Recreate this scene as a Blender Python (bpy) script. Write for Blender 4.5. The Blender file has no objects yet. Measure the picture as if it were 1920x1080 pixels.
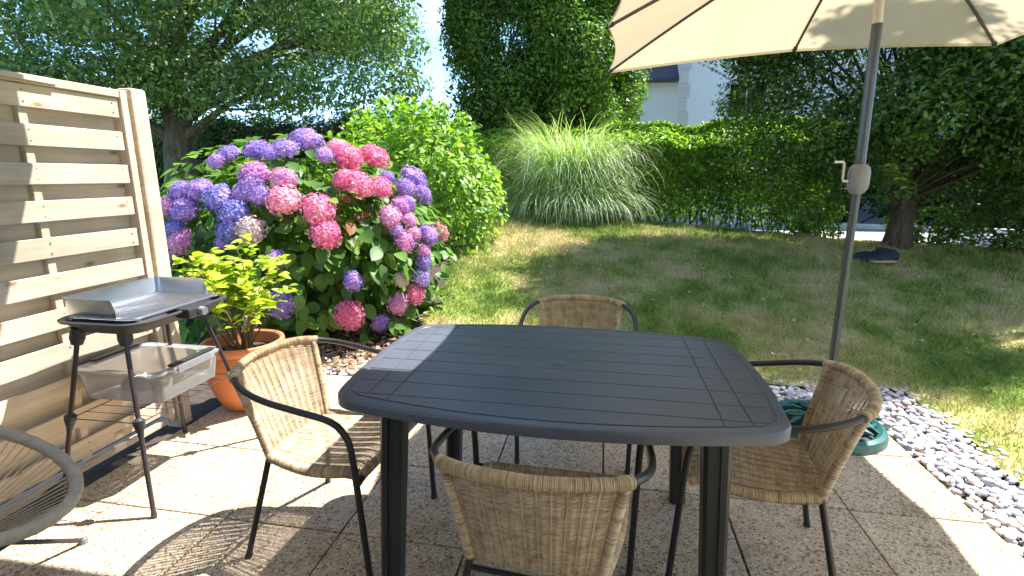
import bpy, math, random
import numpy as np
from mathutils import Vector, Matrix
random.seed(7)
RNG = np.random.default_rng(11)
PI = math.pi
sc = bpy.context.scene
COL = sc.collection

# ---------------------------------------------------------------- camera, sky, sun, exposure
cam_d = bpy.data.cameras.new('camera')
cam_d.sensor_width = 36.0
cam_d.lens = 36.0 * 961 / 1920
cam_d.clip_start = 0.05
cam_d.clip_end = 600
cam = bpy.data.objects.new('camera', cam_d)
COL.objects.link(cam)
cam.location = (0, 0, 1.36)
cam.rotation_euler = (PI / 2 - math.atan(0.2185), 0, math.radians(10))
sc.camera = cam

SUN = Vector((0.47, 0.37, 1.0)).normalized()
elev = math.asin(SUN.z)
rot = math.atan2(SUN.x, SUN.y)
world = bpy.data.worlds.new('World')
sc.world = world
world.use_nodes = True
nt = world.node_tree
nt.nodes.clear()
w_out = nt.nodes.new('ShaderNodeOutputWorld')
w_bg = nt.nodes.new('ShaderNodeBackground')
sky = nt.nodes.new('ShaderNodeTexSky')
sky.sky_type = 'NISHITA'
sky.sun_disc = False
sky.sun_elevation = elev
sky.sun_rotation = rot
sky.air_density = 0.75
sky.dust_density = 0.0
sky.ozone_density = 6.0
w_bg.inputs['Strength'].default_value = 0.145
tc = nt.nodes.new('ShaderNodeTexCoord')
mp = nt.nodes.new('ShaderNodeMapping')
mp.inputs['Scale'].default_value = (1.0, 1.0, 1.9)
mp.inputs['Location'].default_value = (0.35, 0.1, 0.15)
cn = nt.nodes.new('ShaderNodeTexNoise')
cn.inputs['Scale'].default_value = 2.4
cn.inputs['Detail'].default_value = 9
cn.inputs['Roughness'].default_value = 0.58
cr = nt.nodes.new('ShaderNodeValToRGB')
cr.color_ramp.elements[0].position = 0.53
cr.color_ramp.elements[1].position = 0.74
mx = nt.nodes.new('ShaderNodeMix')
mx.data_type = 'RGBA'
mx.inputs['B'].default_value = (3.4, 3.6, 3.9, 1)
nt.links.new(tc.outputs['Generated'], mp.inputs['Vector'])
nt.links.new(mp.outputs['Vector'], cn.inputs['Vector'])
nt.links.new(cn.outputs['Fac'], cr.inputs['Fac'])
nt.links.new(cr.outputs['Color'], mx.inputs['Factor'])
nt.links.new(sky.outputs['Color'], mx.inputs['A'])
nt.links.new(mx.outputs['Result'], w_bg.inputs['Color'])
nt.links.new(w_bg.outputs['Background'], w_out.inputs['Surface'])

sun_d = bpy.data.lights.new('sun', 'SUN')
sun_d.energy = 4.1
sun_d.angle = math.radians(0.53)
sun_d.color = (1.0, 0.965, 0.91)
sun = bpy.data.objects.new('sun', sun_d)
COL.objects.link(sun)
sun.rotation_euler = SUN.to_track_quat('Z', 'Y').to_euler()

sc.view_settings.view_transform = 'Standard'
sc.view_settings.look = 'None'
sc.view_settings.gamma = 1
sc.view_settings.use_curve_mapping = False
sc.view_settings.exposure = 1.86
sc.cycles.max_bounces = 8
sc.cycles.diffuse_bounces = 4
sc.cycles.transparent_max_bounces = 24
sc.cycles.caustics_reflective = False
sc.cycles.caustics_refractive = False
sc.cycles.use_denoising = True

# ---------------------------------------------------------------- helpers
def tag(o, label=None, cat=None, group=None, kind=None):
    if label: o['label'] = label
    if cat: o['category'] = cat
    if group: o['group'] = group
    if kind: o['kind'] = kind
    return o

def empty(name, loc=(0, 0, 0), rz=0.0, label=None, cat=None, group=None, kind=None):
    o = bpy.data.objects.new(name, None)
    COL.objects.link(o)
    o.location = loc
    o.rotation_euler = (0, 0, rz)
    o.empty_display_size = 0.1
    return tag(o, label, cat, group, kind)

def link_mesh(name, me, mat=None, parent=None, loc=None, rot=None, scale=None):
    o = bpy.data.objects.new(name, me)
    COL.objects.link(o)
    if mat is not None:
        if len(me.materials) == 0:
            me.materials.append(mat)
        elif me.materials[0] is not mat:
            o.material_slots[0].link = 'OBJECT'
            o.material_slots[0].material = mat
    if parent is not None: o.parent = parent
    if loc is not None: o.location = loc
    if rot is not None: o.rotation_euler = rot
    if scale is not None: o.scale = (scale,) * 3 if isinstance(scale, (int, float)) else scale
    return o

def catmull(pts, n=6, closed=False):
    P = [Vector(p) for p in pts]
    out = []
    N = len(P)
    rng = range(N) if closed else range(N - 1)
    for i in rng:
        if closed:
            a, b, c, d = P[(i - 1) % N], P[i], P[(i + 1) % N], P[(i + 2) % N]
        else:
            b, c = P[i], P[i + 1]
            a = P[i - 1] if i > 0 else b * 2 - c
            d = P[i + 2] if i + 2 < N else c * 2 - b
        for k in range(n):
            t = k / n
            out.append(0.5 * ((2 * b) + (c - a) * t + (2 * a - 5 * b + 4 * c - d) * t * t + (3 * b - a - 3 * c + d) * t ** 3))
    if not closed: out.append(P[-1].copy())
    return out

class MB:
    def __init__(s): s.v, s.f = [], []
    def add(s, v, f):
        n = len(s.v)
        s.v.extend([tuple(a) for a in v])
        s.f.extend([tuple(i + n for i in q) for q in f])
        return s
    def box(s, c, d, rot=None, taper=1.0):
        x, y, z = d[0] / 2, d[1] / 2, d[2] / 2
        v = [(-x, -y, -z), (x, -y, -z), (x, y, -z), (-x, y, -z), (-x * taper, -y * taper, z), (x * taper, -y * taper, z), (x * taper, y * taper, z), (-x * taper, y * taper, z)]
        if rot is not None: v = [tuple(rot @ Vector(p)) for p in v]
        v = [(p[0] + c[0], p[1] + c[1], p[2] + c[2]) for p in v]
        return s.add(v, [(0, 3, 2, 1), (4, 5, 6, 7), (0, 1, 5, 4), (1, 2, 6, 5), (2, 3, 7, 6), (3, 0, 4, 7)])
    def tube(s, path, r, seg=8, closed=False, cap=True):
        P = [Vector(p) for p in path]
        N = len(P)
        R = r if hasattr(r, '__len__') else [r] * N
        V, F = [], []
        up = None
        for i in range(N):
            if closed: t = P[(i + 1) % N] - P[i - 1]
            else: t = P[min(i + 1, N - 1)] - P[max(i - 1, 0)]
            t.normalize()
            if up is None:
                a = Vector((0, 0, 1)) if abs(t.z) < 0.9 else Vector((1, 0, 0))
                up = (a - t * a.dot(t)).normalized()
            else:
                up = (up - t * up.dot(t))
                if up.length < 1e-6: up = t.orthogonal()
                up.normalize()
            b = t.cross(up)
            for k in range(seg):
                a = 2 * PI * k / seg
                V.append(P[i] + (up * math.cos(a) + b * math.sin(a)) * R[i])
        M = N if closed else N - 1
        for i in range(M):
            j = (i + 1) % N
            for k in range(seg):
                l = (k + 1) % seg
                F.append((i * seg + k, i * seg + l, j * seg + l, j * seg + k))
        if cap and not closed:
            F.append(tuple(range(seg))[::-1])
            F.append(tuple((N - 1) * seg + k for k in range(seg)))
        return s.add(V, F)
    def lathe(s, prof, seg=32, c=(0, 0, 0), sx=1, sy=1):
        V, F = [], []
        for (r, z) in prof:
            for k in range(seg):
                a = 2 * PI * k / seg
                V.append((c[0] + r * sx * math.cos(a), c[1] + r * sy * math.sin(a), c[2] + z))
        for i in range(len(prof) - 1):
            for k in range(seg):
                l = (k + 1) % seg
                F.append((i * seg + k, i * seg + l, (i + 1) * seg + l, (i + 1) * seg + k))
        return s.add(V, F)
    def prism(s, outline, z0, z1):
        n = len(outline)
        V = [(x, y, z0) for x, y in outline] + [(x, y, z1) for x, y in outline]
        F = [tuple(range(n))[::-1], tuple(range(n, 2 * n))]
        for i in range(n):
            j = (i + 1) % n
            F.append((i, j, n + j, n + i))
        return s.add(V, F)
    def mesh(s, name, smooth=True, angle=40):
        me = bpy.data.meshes.new(name)
        me.from_pydata(s.v, [], s.f)
        me.update()
        if smooth:
            me.polygons.foreach_set('use_smooth', [True] * len(me.polygons))
            me.set_sharp_from_angle(angle=math.radians(angle))
        return me
    def build(s, name, mat, parent=None, smooth=True, bevel=0, angle=40, **k):
        me = s.mesh(name, smooth, angle)
        o = link_mesh(name, me, mat, parent, **k)
        if bevel:
            m = o.modifiers.new('bevel', 'BEVEL')
            m.width = bevel; m.segments = 2; m.limit_method = 'ANGLE'; m.angle_limit = math.radians(35)
        return o

def np_mesh(name, V, F, smooth=False):
    """V (n,3) float, F (m,k) int, fast"""
    me = bpy.data.meshes.new(name)
    V = np.ascontiguousarray(V, dtype=np.float32)
    F = np.ascontiguousarray(F, dtype=np.int32)
    m, k = F.shape
    me.vertices.add(len(V)); me.vertices.foreach_set('co', V.ravel())
    me.loops.add(m * k); me.loops.foreach_set('vertex_index', F.ravel())
    me.polygons.add(m)
    me.polygons.foreach_set('loop_start', np.arange(0, m * k, k, dtype=np.int32))
    me.polygons.foreach_set('loop_total', np.full(m, k, dtype=np.int32))
    if smooth: me.polygons.foreach_set('use_smooth', np.ones(m, dtype=bool))
    me.update(calc_edges=True)
    me.validate()
    return me

# ---------------------------------------------------------------- materials
def newmat(name):
    m = bpy.data.materials.new(name); m.use_nodes = True
    t = m.node_tree; t.nodes.clear()
    return m, t, t.nodes.new('ShaderNodeOutputMaterial')

def N(t, kind, **k):
    n = t.nodes.new(kind)
    for a, b in k.items():
        if a in n.inputs.keys(): n.inputs[a].default_value = b
        else: setattr(n, a, b)
    return n

def ramp(t, src, stops, interp='LINEAR'):
    r = t.nodes.new('ShaderNodeValToRGB')
    r.color_ramp.interpolation = interp
    e = r.color_ramp.elements
    while len(e) < len(stops): e.new(0.5)
    for i, (p, c) in enumerate(stops):
        e[i].position = p; e[i].color = (*c, 1) if len(c) == 3 else c
    t.links.new(src, r.inputs['Fac'])
    return r.outputs['Color']

def coords(t, scale=(1, 1, 1), obj=True):
    c = t.nodes.new('ShaderNodeTexCoord'); m = t.nodes.new('ShaderNodeMapping')
    m.inputs['Scale'].default_value = scale
    t.links.new(c.outputs['Object'], m.inputs['Vector'])
    return m.outputs['Vector']

def wpos(t):
    return t.nodes.new('ShaderNodeNewGeometry').outputs['Position']

def noise(t, vec, scale, detail=4, rough=0.55, out='Fac'):
    n = N(t, 'ShaderNodeTexNoise'); n.inputs['Scale'].default_value = scale
    n.inputs['Detail'].default_value = detail; n.inputs['Roughness'].default_value = rough
    if vec is not None: t.links.new(vec, n.inputs['Vector'])
    return n.outputs[out]

def mixc(t, a, b, fac, mode='MIX'):
    m = t.nodes.new('ShaderNodeMix'); m.data_type = 'RGBA'; m.blend_type = mode
    for s, x in (('A', a), ('B', b)):
        if isinstance(x, tuple): m.inputs[s].default_value = (*x, 1) if len(x) == 3 else x
        else: t.links.new(x, m.inputs[s])
    if isinstance(fac, (int, float)): m.inputs['Factor'].default_value = fac
    else: t.links.new(fac, m.inputs['Factor'])
    return m.outputs['Result']

def bump(t, h, strength=0.3, dist=0.002):
    b = t.nodes.new('ShaderNodeBump'); b.inputs['Strength'].default_value = strength
    b.inputs['Distance'].default_value = dist
    t.links.new(h, b.inputs['Height'])
    return b.outputs['Normal']

def principled(t, out, col, rough=0.5, metal=0.0, normal=None, spec=0.5, **k):
    p = t.nodes.new('ShaderNodeBsdfPrincipled')
    if isinstance(col, tuple): p.inputs['Base Color'].default_value = (*col, 1)
    else: t.links.new(col, p.inputs['Base Color'])
    if isinstance(rough, (int, float)): p.inputs['Roughness'].default_value = rough
    else: t.links.new(rough, p.inputs['Roughness'])
    p.inputs['Metallic'].default_value = metal
    p.inputs['Specular IOR Level'].default_value = spec
    if normal is not None: t.links.new(normal, p.inputs['Normal'])
    if out is not None: t.links.new(p.outputs['BSDF'], out.inputs['Surface'])
    return p

def simple(name, col, rough=0.5, metal=0.0, var=0.12, scale=8, bmp=0.0, bscale=200, spec=0.5):
    m, t, o = newmat(name)
    v = coords(t)
    n = noise(t, v, scale, 5)
    c = ramp(t, n, [(0.3, tuple(x * (1 - var) for x in col)), (0.7, tuple(min(1, x * (1 + var)) for x in col))])
    nm = bump(t, noise(t, v, bscale, 3), bmp, 0.001) if bmp else None
    principled(t, o, c, rough, metal, nm, spec)
    return m

def leafmat(name, cols, trans=0.35, rough=0.45, tcol=None, spec=0.35, patch=1.2):
    """cols: stops for the random-per-leaf ramp"""
    m, t, o = newmat(name)
    g = t.nodes.new('ShaderNodeNewGeometry')
    oi = t.nodes.new('ShaderNodeObjectInfo')
    nz = noise(t, g.outputs['Position'], patch, 2)
    a = N(t, 'ShaderNodeMath', operation='MULTIPLY'); a.inputs[1].default_value = 0.55
    t.links.new(g.outputs['Random Per Island'], a.inputs[0])
    b = N(t, 'ShaderNodeMath', operation='MULTIPLY_ADD'); b.inputs[1].default_value = 0.7
    t.links.new(nz, b.inputs[0]); t.links.new(a.outputs[0], b.inputs[2])
    r2 = N(t, 'ShaderNodeMath', operation='MULTIPLY_ADD'); r2.inputs[1].default_value = 0.25
    t.links.new(oi.outputs['Random'], r2.inputs[0]); t.links.new(b.outputs[0], r2.inputs[2])
    s = N(t, 'ShaderNodeMath', operation='SUBTRACT'); s.inputs[1].default_value = 0.2
    t.links.new(r2.outputs[0], s.inputs[0])
    c = ramp(t, s.outputs[0], cols)
    p = principled(t, None, c, rough, 0, None, spec)
    tr = t.nodes.new('ShaderNodeBsdfTranslucent')
    tc2 = mixc(t, c, tcol or (1.35, 1.5, 0.45), 1.0, 'MULTIPLY')
    t.links.new(tc2, tr.inputs['Color'])
    ms = t.nodes.new('ShaderNodeMixShader'); ms.inputs[0].default_value = trans
    t.links.new(p.outputs['BSDF'], ms.inputs[1]); t.links.new(tr.outputs[0], ms.inputs[2])
    t.links.new(ms.outputs[0], o.inputs['Surface'])
    return m

def slabmat():
    m, t, o = newmat('exposed_aggregate')
    v = wpos(t)
    oi = t.nodes.new('ShaderNodeObjectInfo')
    vo = N(t, 'ShaderNodeTexVoronoi'); vo.inputs['Scale'].default_value = 125
    t.links.new(v, vo.inputs['Vector'])
    sp = t.nodes.new('ShaderNodeSeparateColor'); t.links.new(vo.outputs['Color'], sp.inputs[0])
    stone = ramp(t, sp.outputs[0], [(0.0, (0.13, 0.09, 0.055)), (0.14, (0.26, 0.19, 0.12)), (0.24, (0.52, 0.41, 0.27)), (0.5, (0.64, 0.52, 0.365)), (0.72, (0.72, 0.61, 0.45)), (0.88, (0.50, 0.34, 0.23)), (1.0, (0.82, 0.74, 0.60))])
    vd = N(t, 'ShaderNodeTexVoronoi', feature='DISTANCE_TO_EDGE'); vd.inputs['Scale'].default_value = 125
    t.links.new(v, vd.inputs['Vector'])
    mort = ramp(t, vd.outputs['Distance'], [(0.0, (0, 0, 0)), (0.16, (1, 1, 1))])
    c = mixc(t, (0.44, 0.34, 0.225), stone, mort)
    big = ramp(t, noise(t, v, 1.6, 6, 0.65), [(0.3, (0.92, 0.90, 0.87)), (0.62, (1.12, 1.13, 1.15))])
    c = mixc(t, c, big, 0.8, 'MULTIPLY')
    sr = ramp(t, oi.outputs['Random'], [(0, (0.90, 0.885, 0.87)), (1, (1.10, 1.10, 1.09))])
    c = mixc(t, c, sr, 1.0, 'MULTIPLY')
    st = ramp(t, noise(t, v, 5.5, 7, 0.7), [(0.36, (0.74, 0.71, 0.66)), (0.47, (1, 1, 1))])
    c = mixc(t, c, st, 0.8, 'MULTIPLY')
    principled(t, o, c, 0.85, 0, bump(t, mort, 0.5, 0.0025), 0.3)
    return m

def woodmat(name='weathered_wood', a=(0.56, 0.44, 0.31), b=(0.76, 0.64, 0.49)):
    m, t, o = newmat(name)
    c0 = t.nodes.new('ShaderNodeTexCoord')
    oi = t.nodes.new('ShaderNodeObjectInfo')
    ad = t.nodes.new('ShaderNodeVectorMath'); ad.operation = 'ADD'
    sc_ = t.nodes.new('ShaderNodeVectorMath'); sc_.operation = 'SCALE'; sc_.inputs['Scale'].default_value = 40
    cb = t.nodes.new('ShaderNodeCombineXYZ')
    for k in range(3): t.links.new(oi.outputs['Random'], cb.inputs[k])
    t.links.new(cb.outputs[0], sc_.inputs[0])
    t.links.new(c0.outputs['Object'], ad.inputs[0]); t.links.new(sc_.outputs[0], ad.inputs[1])
    mp_ = t.nodes.new('ShaderNodeMapping'); mp_.inputs['Scale'].default_value = (6, 1.2, 22)
    t.links.new(ad.outputs[0], mp_.inputs['Vector'])
    n1 = noise(t, mp_.outputs[0], 2.0, 8, 0.62)
    base = ramp(t, n1, [(0.25, a), (0.5, tuple((x + y) / 2 for x, y in zip(a, b))), (0.72, b)])
    sx_ = t.nodes.new('ShaderNodeSeparateXYZ'); t.links.new(ad.outputs[0], sx_.inputs[0])
    my_ = N(t, 'ShaderNodeMath', operation='MULTIPLY'); my_.inputs[1].default_value = 1.9; t.links.new(sx_.outputs['Y'], my_.inputs[0])
    mz_ = N(t, 'ShaderNodeMath', operation='MULTIPLY'); mz_.inputs[1].default_value = 4.6; t.links.new(sx_.outputs['Z'], mz_.inputs[0])
    mk = t.nodes.new('ShaderNodeCombineXYZ'); t.links.new(my_.outputs[0], mk.inputs[0]); t.links.new(mz_.outputs[0], mk.inputs[1])
    vk = N(t, 'ShaderNodeTexVoronoi'); vk.voronoi_dimensions = '2D'; vk.inputs['Scale'].default_value = 1.0
    t.links.new(mk.outputs[0], vk.inputs['Vector'])
    kn = ramp(t, vk.outputs['Distance'], [(0.022, (0.36, 0.25, 0.17)), (0.035, (0.68, 0.56, 0.44)), (0.075, (1, 1, 1))])
    c = mixc(t, base, kn, 0.8, 'MULTIPLY')
    gr = ramp(t, noise(t, wpos(t), 2.3, 4), [(0.36, (0.72, 0.74, 0.76)), (0.6, (1, 1, 1))])
    c = mixc(t, c, gr, 1.0, 'MULTIPLY')
    sr = ramp(t, oi.outputs['Random'], [(0, (0.86, 0.86, 0.88)), (1, (1.06, 1.03, 0.99))])
    c = mixc(t, c, sr, 1.0, 'MULTIPLY')
    principled(t, o, c, 0.75, 0, bump(t, n1, 0.35, 0.002), 0.25)
    return m

def lawnmat(name, blades=False):
    m, t, o = newmat(name)
    v = wpos(t)
    n1 = noise(t, v, 0.9, 5, 0.6)
    n2 = noise(t, v, 3.7, 4, 0.6)
    s = N(t, 'ShaderNodeMath', operation='MULTIPLY_ADD'); s.inputs[1].default_value = 0.45
    t.links.new(n2, s.inputs[0]); t.links.new(n1, s.inputs[2])
    if blades:
        g = t.nodes.new('ShaderNodeNewGeometry')
        s2 = N(t, 'ShaderNodeMath', operation='MULTIPLY_ADD'); s2.inputs[1].default_value = 0.22
        t.links.new(g.outputs['Random Per Island'], s2.inputs[0]); t.links.new(s.outputs[0], s2.inputs[2]); s = s2
        off = 0.11
    else: off = 0.0
    c = ramp(t, s.outputs[0], [(0.53 + off, (0.12, 0.20, 0.035)), (0.65 + off, (0.23, 0.31, 0.06)), (0.745 + off, (0.40, 0.40, 0.13)), (0.84 + off, (0.56, 0.47, 0.24))])
    if blades:
        p = principled(t, None, c, 0.6, 0, None, 0.25)
        tr = t.nodes.new('ShaderNodeBsdfTranslucent'); t.links.new(c, tr.inputs['Color'])
        ms = t.nodes.new('ShaderNodeMixShader'); ms.inputs[0].default_value = 0.35
        t.links.new(p.outputs['BSDF'], ms.inputs[1]); t.links.new(tr.outputs[0], ms.inputs[2])
        t.links.new(ms.outputs[0], o.inputs['Surface'])
    else:
        fine = ramp(t, noise(t, v, 60, 3), [(0.35, (0.62, 0.6, 0.55)), (0.65, (1, 1, 1))])
        c = mixc(t, c, fine, 1.0, 'MULTIPLY')
        principled(t, o, c, 0.9, 0, bump(t, noise(t, v, 90, 3), 0.6, 0.01), 0.15)
    return m

def stonemat():
    m, t, o = newmat('pebble_stone')
    g = t.nodes.new('ShaderNodeNewGeometry'); oi = t.nodes.new('ShaderNodeObjectInfo')
    a = N(t, 'ShaderNodeMath', operation='ADD')
    t.links.new(g.outputs['Random Per Island'], a.inputs[0]); t.links.new(oi.outputs['Random'], a.inputs[1])
    f = N(t, 'ShaderNodeMath', operation='FRACT'); t.links.new(a.outputs[0], f.inputs[0])
    c = ramp(t, f.outputs[0], [(0.0, (0.30, 0.32, 0.38)), (0.22, (0.48, 0.51, 0.57)), (0.42, (0.68, 0.68, 0.69)), (0.56, (0.80, 0.78, 0.76)), (0.68, (0.70, 0.50, 0.44)), (0.82, (0.76, 0.62, 0.56)), (0.9, (0.40, 0.42, 0.48)), (1.0, (0.62, 0.57, 0.52))])
    mo = ramp(t, noise(t, wpos(t), 70, 4), [(0.35, (0.75, 0.76, 0.8)), (0.65, (1.05, 1.04, 1.02))])
    c = mixc(t, c, mo, 1.0, 'MULTIPLY')
    principled(t, o, c, 0.6, 0, None, 0.4)
    return m

def rattanmat():
    m, t, o = newmat('rattan')
    g = t.nodes.new('ShaderNodeNewGeometry')
    v = coords(t)
    n = noise(t, v, 26, 5, 0.65)
    a = N(t, 'ShaderNodeMath', operation='MULTIPLY_ADD'); a.inputs[1].default_value = 0.35
    t.links.new(g.outputs['Random Per Island'], a.inputs[0]); t.links.new(n, a.inputs[2])
    c = ramp(t, a.outputs[0], [(0.35, (0.20, 0.13, 0.07)), (0.6, (0.43, 0.315, 0.19)), (0.9, (0.64, 0.51, 0.345))])
    principled(t, o, c, 0.55, 0, bump(t, noise(t, v, 400, 2), 0.2, 0.001), 0.35)
    return m

def barkmat(name, a=(0.07, 0.055, 0.04), b=(0.19, 0.16, 0.12)):
    m, t, o = newmat(name)
    v = coords(t, (1, 1, 0.25))
    n = noise(t, v, 14, 8, 0.7)
    principled(t, o, ramp(t, n, [(0.35, a), (0.65, b)]), 0.9, 0, bump(t, n, 0.9, 0.03), 0.2)
    return m

def glassy(name, tint, glossmix=0.12, milk=0.25, rough=0.05):
    m, t, o = newmat(name)
    tr = t.nodes.new('ShaderNodeBsdfTransparent'); tr.inputs[0].default_value = (*tint, 1)
    df = t.nodes.new('ShaderNodeBsdfDiffuse'); df.inputs[0].default_value = (0.88, 0.91, 0.95, 1)
    tl = t.nodes.new('ShaderNodeBsdfTranslucent'); tl.inputs[0].default_value = (0.88, 0.91, 0.95, 1)
    gl = t.nodes.new('ShaderNodeBsdfGlossy'); gl.inputs['Roughness'].default_value = rough
    s0 = t.nodes.new('ShaderNodeMixShader'); s0.inputs[0].default_value = 0.5
    t.links.new(df.outputs[0], s0.inputs[1]); t.links.new(tl.outputs[0], s0.inputs[2])
    s1 = t.nodes.new('ShaderNodeMixShader'); s1.inputs[0].default_value = milk
    t.links.new(tr.outputs[0], s1.inputs[1]); t.links.new(s0.outputs[0], s1.inputs[2])
    fr = t.nodes.new('ShaderNodeFresnel'); fr.inputs[0].default_value = 1.45
    s2 = t.nodes.new('ShaderNodeMixShader')
    mm = N(t, 'ShaderNodeMath', operation='MULTIPLY_ADD'); mm.inputs[1].default_value = 1.0; mm.inputs[2].default_value = glossmix * 0.4
    t.links.new(fr.outputs[0], mm.inputs[0]); t.links.new(mm.outputs[0], s2.inputs[0])
    t.links.new(s1.outputs[0], s2.inputs[1]); t.links.new(gl.outputs[0], s2.inputs[2])
    t.links.new(s2.outputs[0], o.inputs['Surface'])
    return m

def fabricmat():
    m, t, o = newmat('canopy_fabric')
    v = coords(t)
    c = ramp(t, noise(t, v, 3, 5), [(0.3, (0.50, 0.425, 0.30)), (0.7, (0.55, 0.475, 0.345))])
    df = t.nodes.new('ShaderNodeBsdfDiffuse'); t.links.new(c, df.inputs[0])
    wv = noise(t, v, 900, 1)
    b = bump(t, wv, 0.15, 0.0005); t.links.new(b, df.inputs['Normal'])
    tl = t.nodes.new('ShaderNodeBsdfTranslucent')
    t.links.new(mixc(t, c, (1.25, 1.2, 1.1), 1.0, 'MULTIPLY'), tl.inputs[0])
    s = t.nodes.new('ShaderNodeMixShader'); s.inputs[0].default_value = 0.36
    t.links.new(df.outputs[0], s.inputs[1]); t.links.new(tl.outputs[0], s.inputs[2])
    t.links.new(s.outputs[0], o.inputs['Surface'])
    return m

def petalmat(name, c1, c2, c3):
    m, t, o = newmat(name)
    g = t.nodes.new('ShaderNodeNewGeometry'); oi = t.nodes.new('ShaderNodeObjectInfo')
    n = noise(t, g.outputs['Position'], 11, 3)
    a = N(t, 'ShaderNodeMath', operation='MULTIPLY_ADD'); a.inputs[1].default_value = 0.42
    t.links.new(g.outputs['Random Per Island'], a.inputs[0]); t.links.new(n, a.inputs[2])
    b = N(t, 'ShaderNodeMath', operation='MULTIPLY_ADD'); b.inputs[1].default_value = 0.25
    t.links.new(oi.outputs['Random'], b.inputs[0]); t.links.new(a.outputs[0], b.inputs[2])
    c = ramp(t, b.outputs[0], [(0.45, c1), (0.8, c2), (1.1 if False else 1.0, c3)])
    p = principled(t, None, c, 0.6, 0, None, 0.2)
    tl = t.nodes.new('ShaderNodeBsdfTranslucent'); t.links.new(c, tl.inputs[0])
    s = t.nodes.new('ShaderNodeMixShader'); s.inputs[0].default_value = 0.3
    t.links.new(p.outputs['BSDF'], s.inputs[1]); t.links.new(tl.outputs[0], s.inputs[2])
    t.links.new(s.outputs[0], o.inputs['Surface'])
    return m

def tablemat():
    m, t, o = newmat('anthracite_plastic')
    v = wpos(t)
    n1 = noise(t, v, 4.5, 7, 0.65)
    c = ramp(t, n1, [(0.35, (0.076, 0.086, 0.112)), (0.6, (0.090, 0.100, 0.130)), (0.72, (0.122, 0.130, 0.150))])
    mp2 = N(t, 'ShaderNodeMapping'); mp2.inputs['Scale'].default_value = (7, 60, 7); mp2.inputs['Rotation'].default_value = (0, 0, .5)
    t.links.new(v, mp2.inputs['Vector'])
    scr = ramp(t, noise(t, mp2.outputs[0], 3, 3, .6), [(0.68, (0, 0, 0)), (0.80, (.12, .12, .12))])
    c = mixc(t, c, (0.22, 0.22, 0.22), scr)
    rg = ramp(t, noise(t, v, 9, 6, .7), [(0.35, (0.33, 0.33, 0.33)), (0.68, (0.43, 0.43, 0.43))])
    principled(t, o, c, rg, 0, bump(t, noise(t, v, 600, 2), 0.12, 0.0008), 0.5)
    return m

M = {}
M['slab'] = slabmat()
M['wood'] = woodmat()
M['lawn'] = lawnmat('lawn_ground')
M['blades'] = lawnmat('grass_blades', True)
M['pebble'] = stonemat()
M['rattan'] = rattanmat()
M['black_metal'] = simple('black_coated_metal', (0.022, 0.021, 0.022), 0.32, 0.0, 0.25, 30)
M['table'] = tablemat()
M['table_leg'] = simple('black_plastic_leg', (0.020, 0.023, 0.024), 0.38, 0.0, 0.2, 5, 0.1, 400)
M['soil'] = simple('dark_soil', (0.055, 0.04, 0.03), 0.95, 0, 0.5, 20, 0.9, 60)
M['bark_oak'] = barkmat('oak_bark')
M['bark_dark'] = barkmat('dark_bark', (0.05, 0.04, 0.03), (0.13, 0.105, 0.08))
M['twig'] = simple('brown_stem', (0.16, 0.12, 0.06), 0.8)
M['green_stem'] = simple('green_stem', (0.10, 0.15, 0.05), 0.6)
M['oak_leaf'] = leafmat('oak_leaf', [(0.2, (0.045, 0.095, 0.028)), (0.5, (0.105, 0.19, 0.055)), (0.8, (0.23, 0.34, 0.11))], 0.3)
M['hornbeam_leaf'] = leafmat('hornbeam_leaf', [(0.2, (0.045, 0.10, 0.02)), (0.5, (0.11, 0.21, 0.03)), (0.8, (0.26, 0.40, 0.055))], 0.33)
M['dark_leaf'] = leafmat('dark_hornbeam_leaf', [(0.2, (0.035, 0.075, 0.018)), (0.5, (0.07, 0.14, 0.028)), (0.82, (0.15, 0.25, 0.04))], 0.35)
M['hedge_leaf'] = leafmat('hedge_leaf', [(0.2, (0.07, 0.13, 0.02)), (0.5, (0.17, 0.31, 0.03)), (0.8, (0.34, 0.52, 0.06))], 0.5)
M['sunlit_shoot_leaf'] = leafmat('hedge_sunlit_shoot_leaf', [(0.2, (0.20, 0.36, 0.04)), (0.5, (0.34, 0.52, 0.06)), (0.8, (0.50, 0.66, 0.10))], 0.5)  # paler than the hedge body: sun on the top put into the colour
M['shrub_leaf'] = leafmat('lime_shrub_leaf', [(0.2, (0.09, 0.19, 0.03)), (0.5, (0.22, 0.38, 0.05)), (0.8, (0.38, 0.52, 0.09))], 0.42)
M['hyd_leaf'] = leafmat('hydrangea_leaf', [(0.15, (0.045, 0.105, 0.02)), (0.45, (0.085, 0.19, 0.03)), (0.72, (0.19, 0.32, 0.045)), (0.9, (0.36, 0.44, 0.08))], 0.32, 0.48, spec=0.35, patch=2.5)
M['orange_leaf'] = leafmat('turning_leaf', [(0.2, (0.30, 0.11, 0.05)), (0.5, (0.40, 0.19, 0.07)), (0.8, (0.42, 0.30, 0.09))], 0.4)
M['gold_leaf'] = leafmat('golden_leaf', [(0.15, (0.20, 0.30, 0.03)), (0.45, (0.42, 0.52, 0.05)), (0.75, (0.66, 0.70, 0.12))], 0.4)
M['clump_blade'] = leafmat('clump_blade', [(0.2, (0.22, 0.32, 0.11)), (0.5, (0.44, 0.55, 0.29)), (0.8, (0.68, 0.75, 0.55))], 0.3, patch=3)
M['straw'] = leafmat('dead_straw', [(0.2, (0.20, 0.15, 0.08)), (0.5, (0.36, 0.29, 0.17)), (0.8, (0.50, 0.43, 0.28))], 0.2)
M['bg_leaf'] = leafmat('background_leaf', [(0.2, (0.03, 0.06, 0.02)), (0.5, (0.06, 0.10, 0.03)), (0.8, (0.11, 0.17, 0.06))], 0.3)
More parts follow.
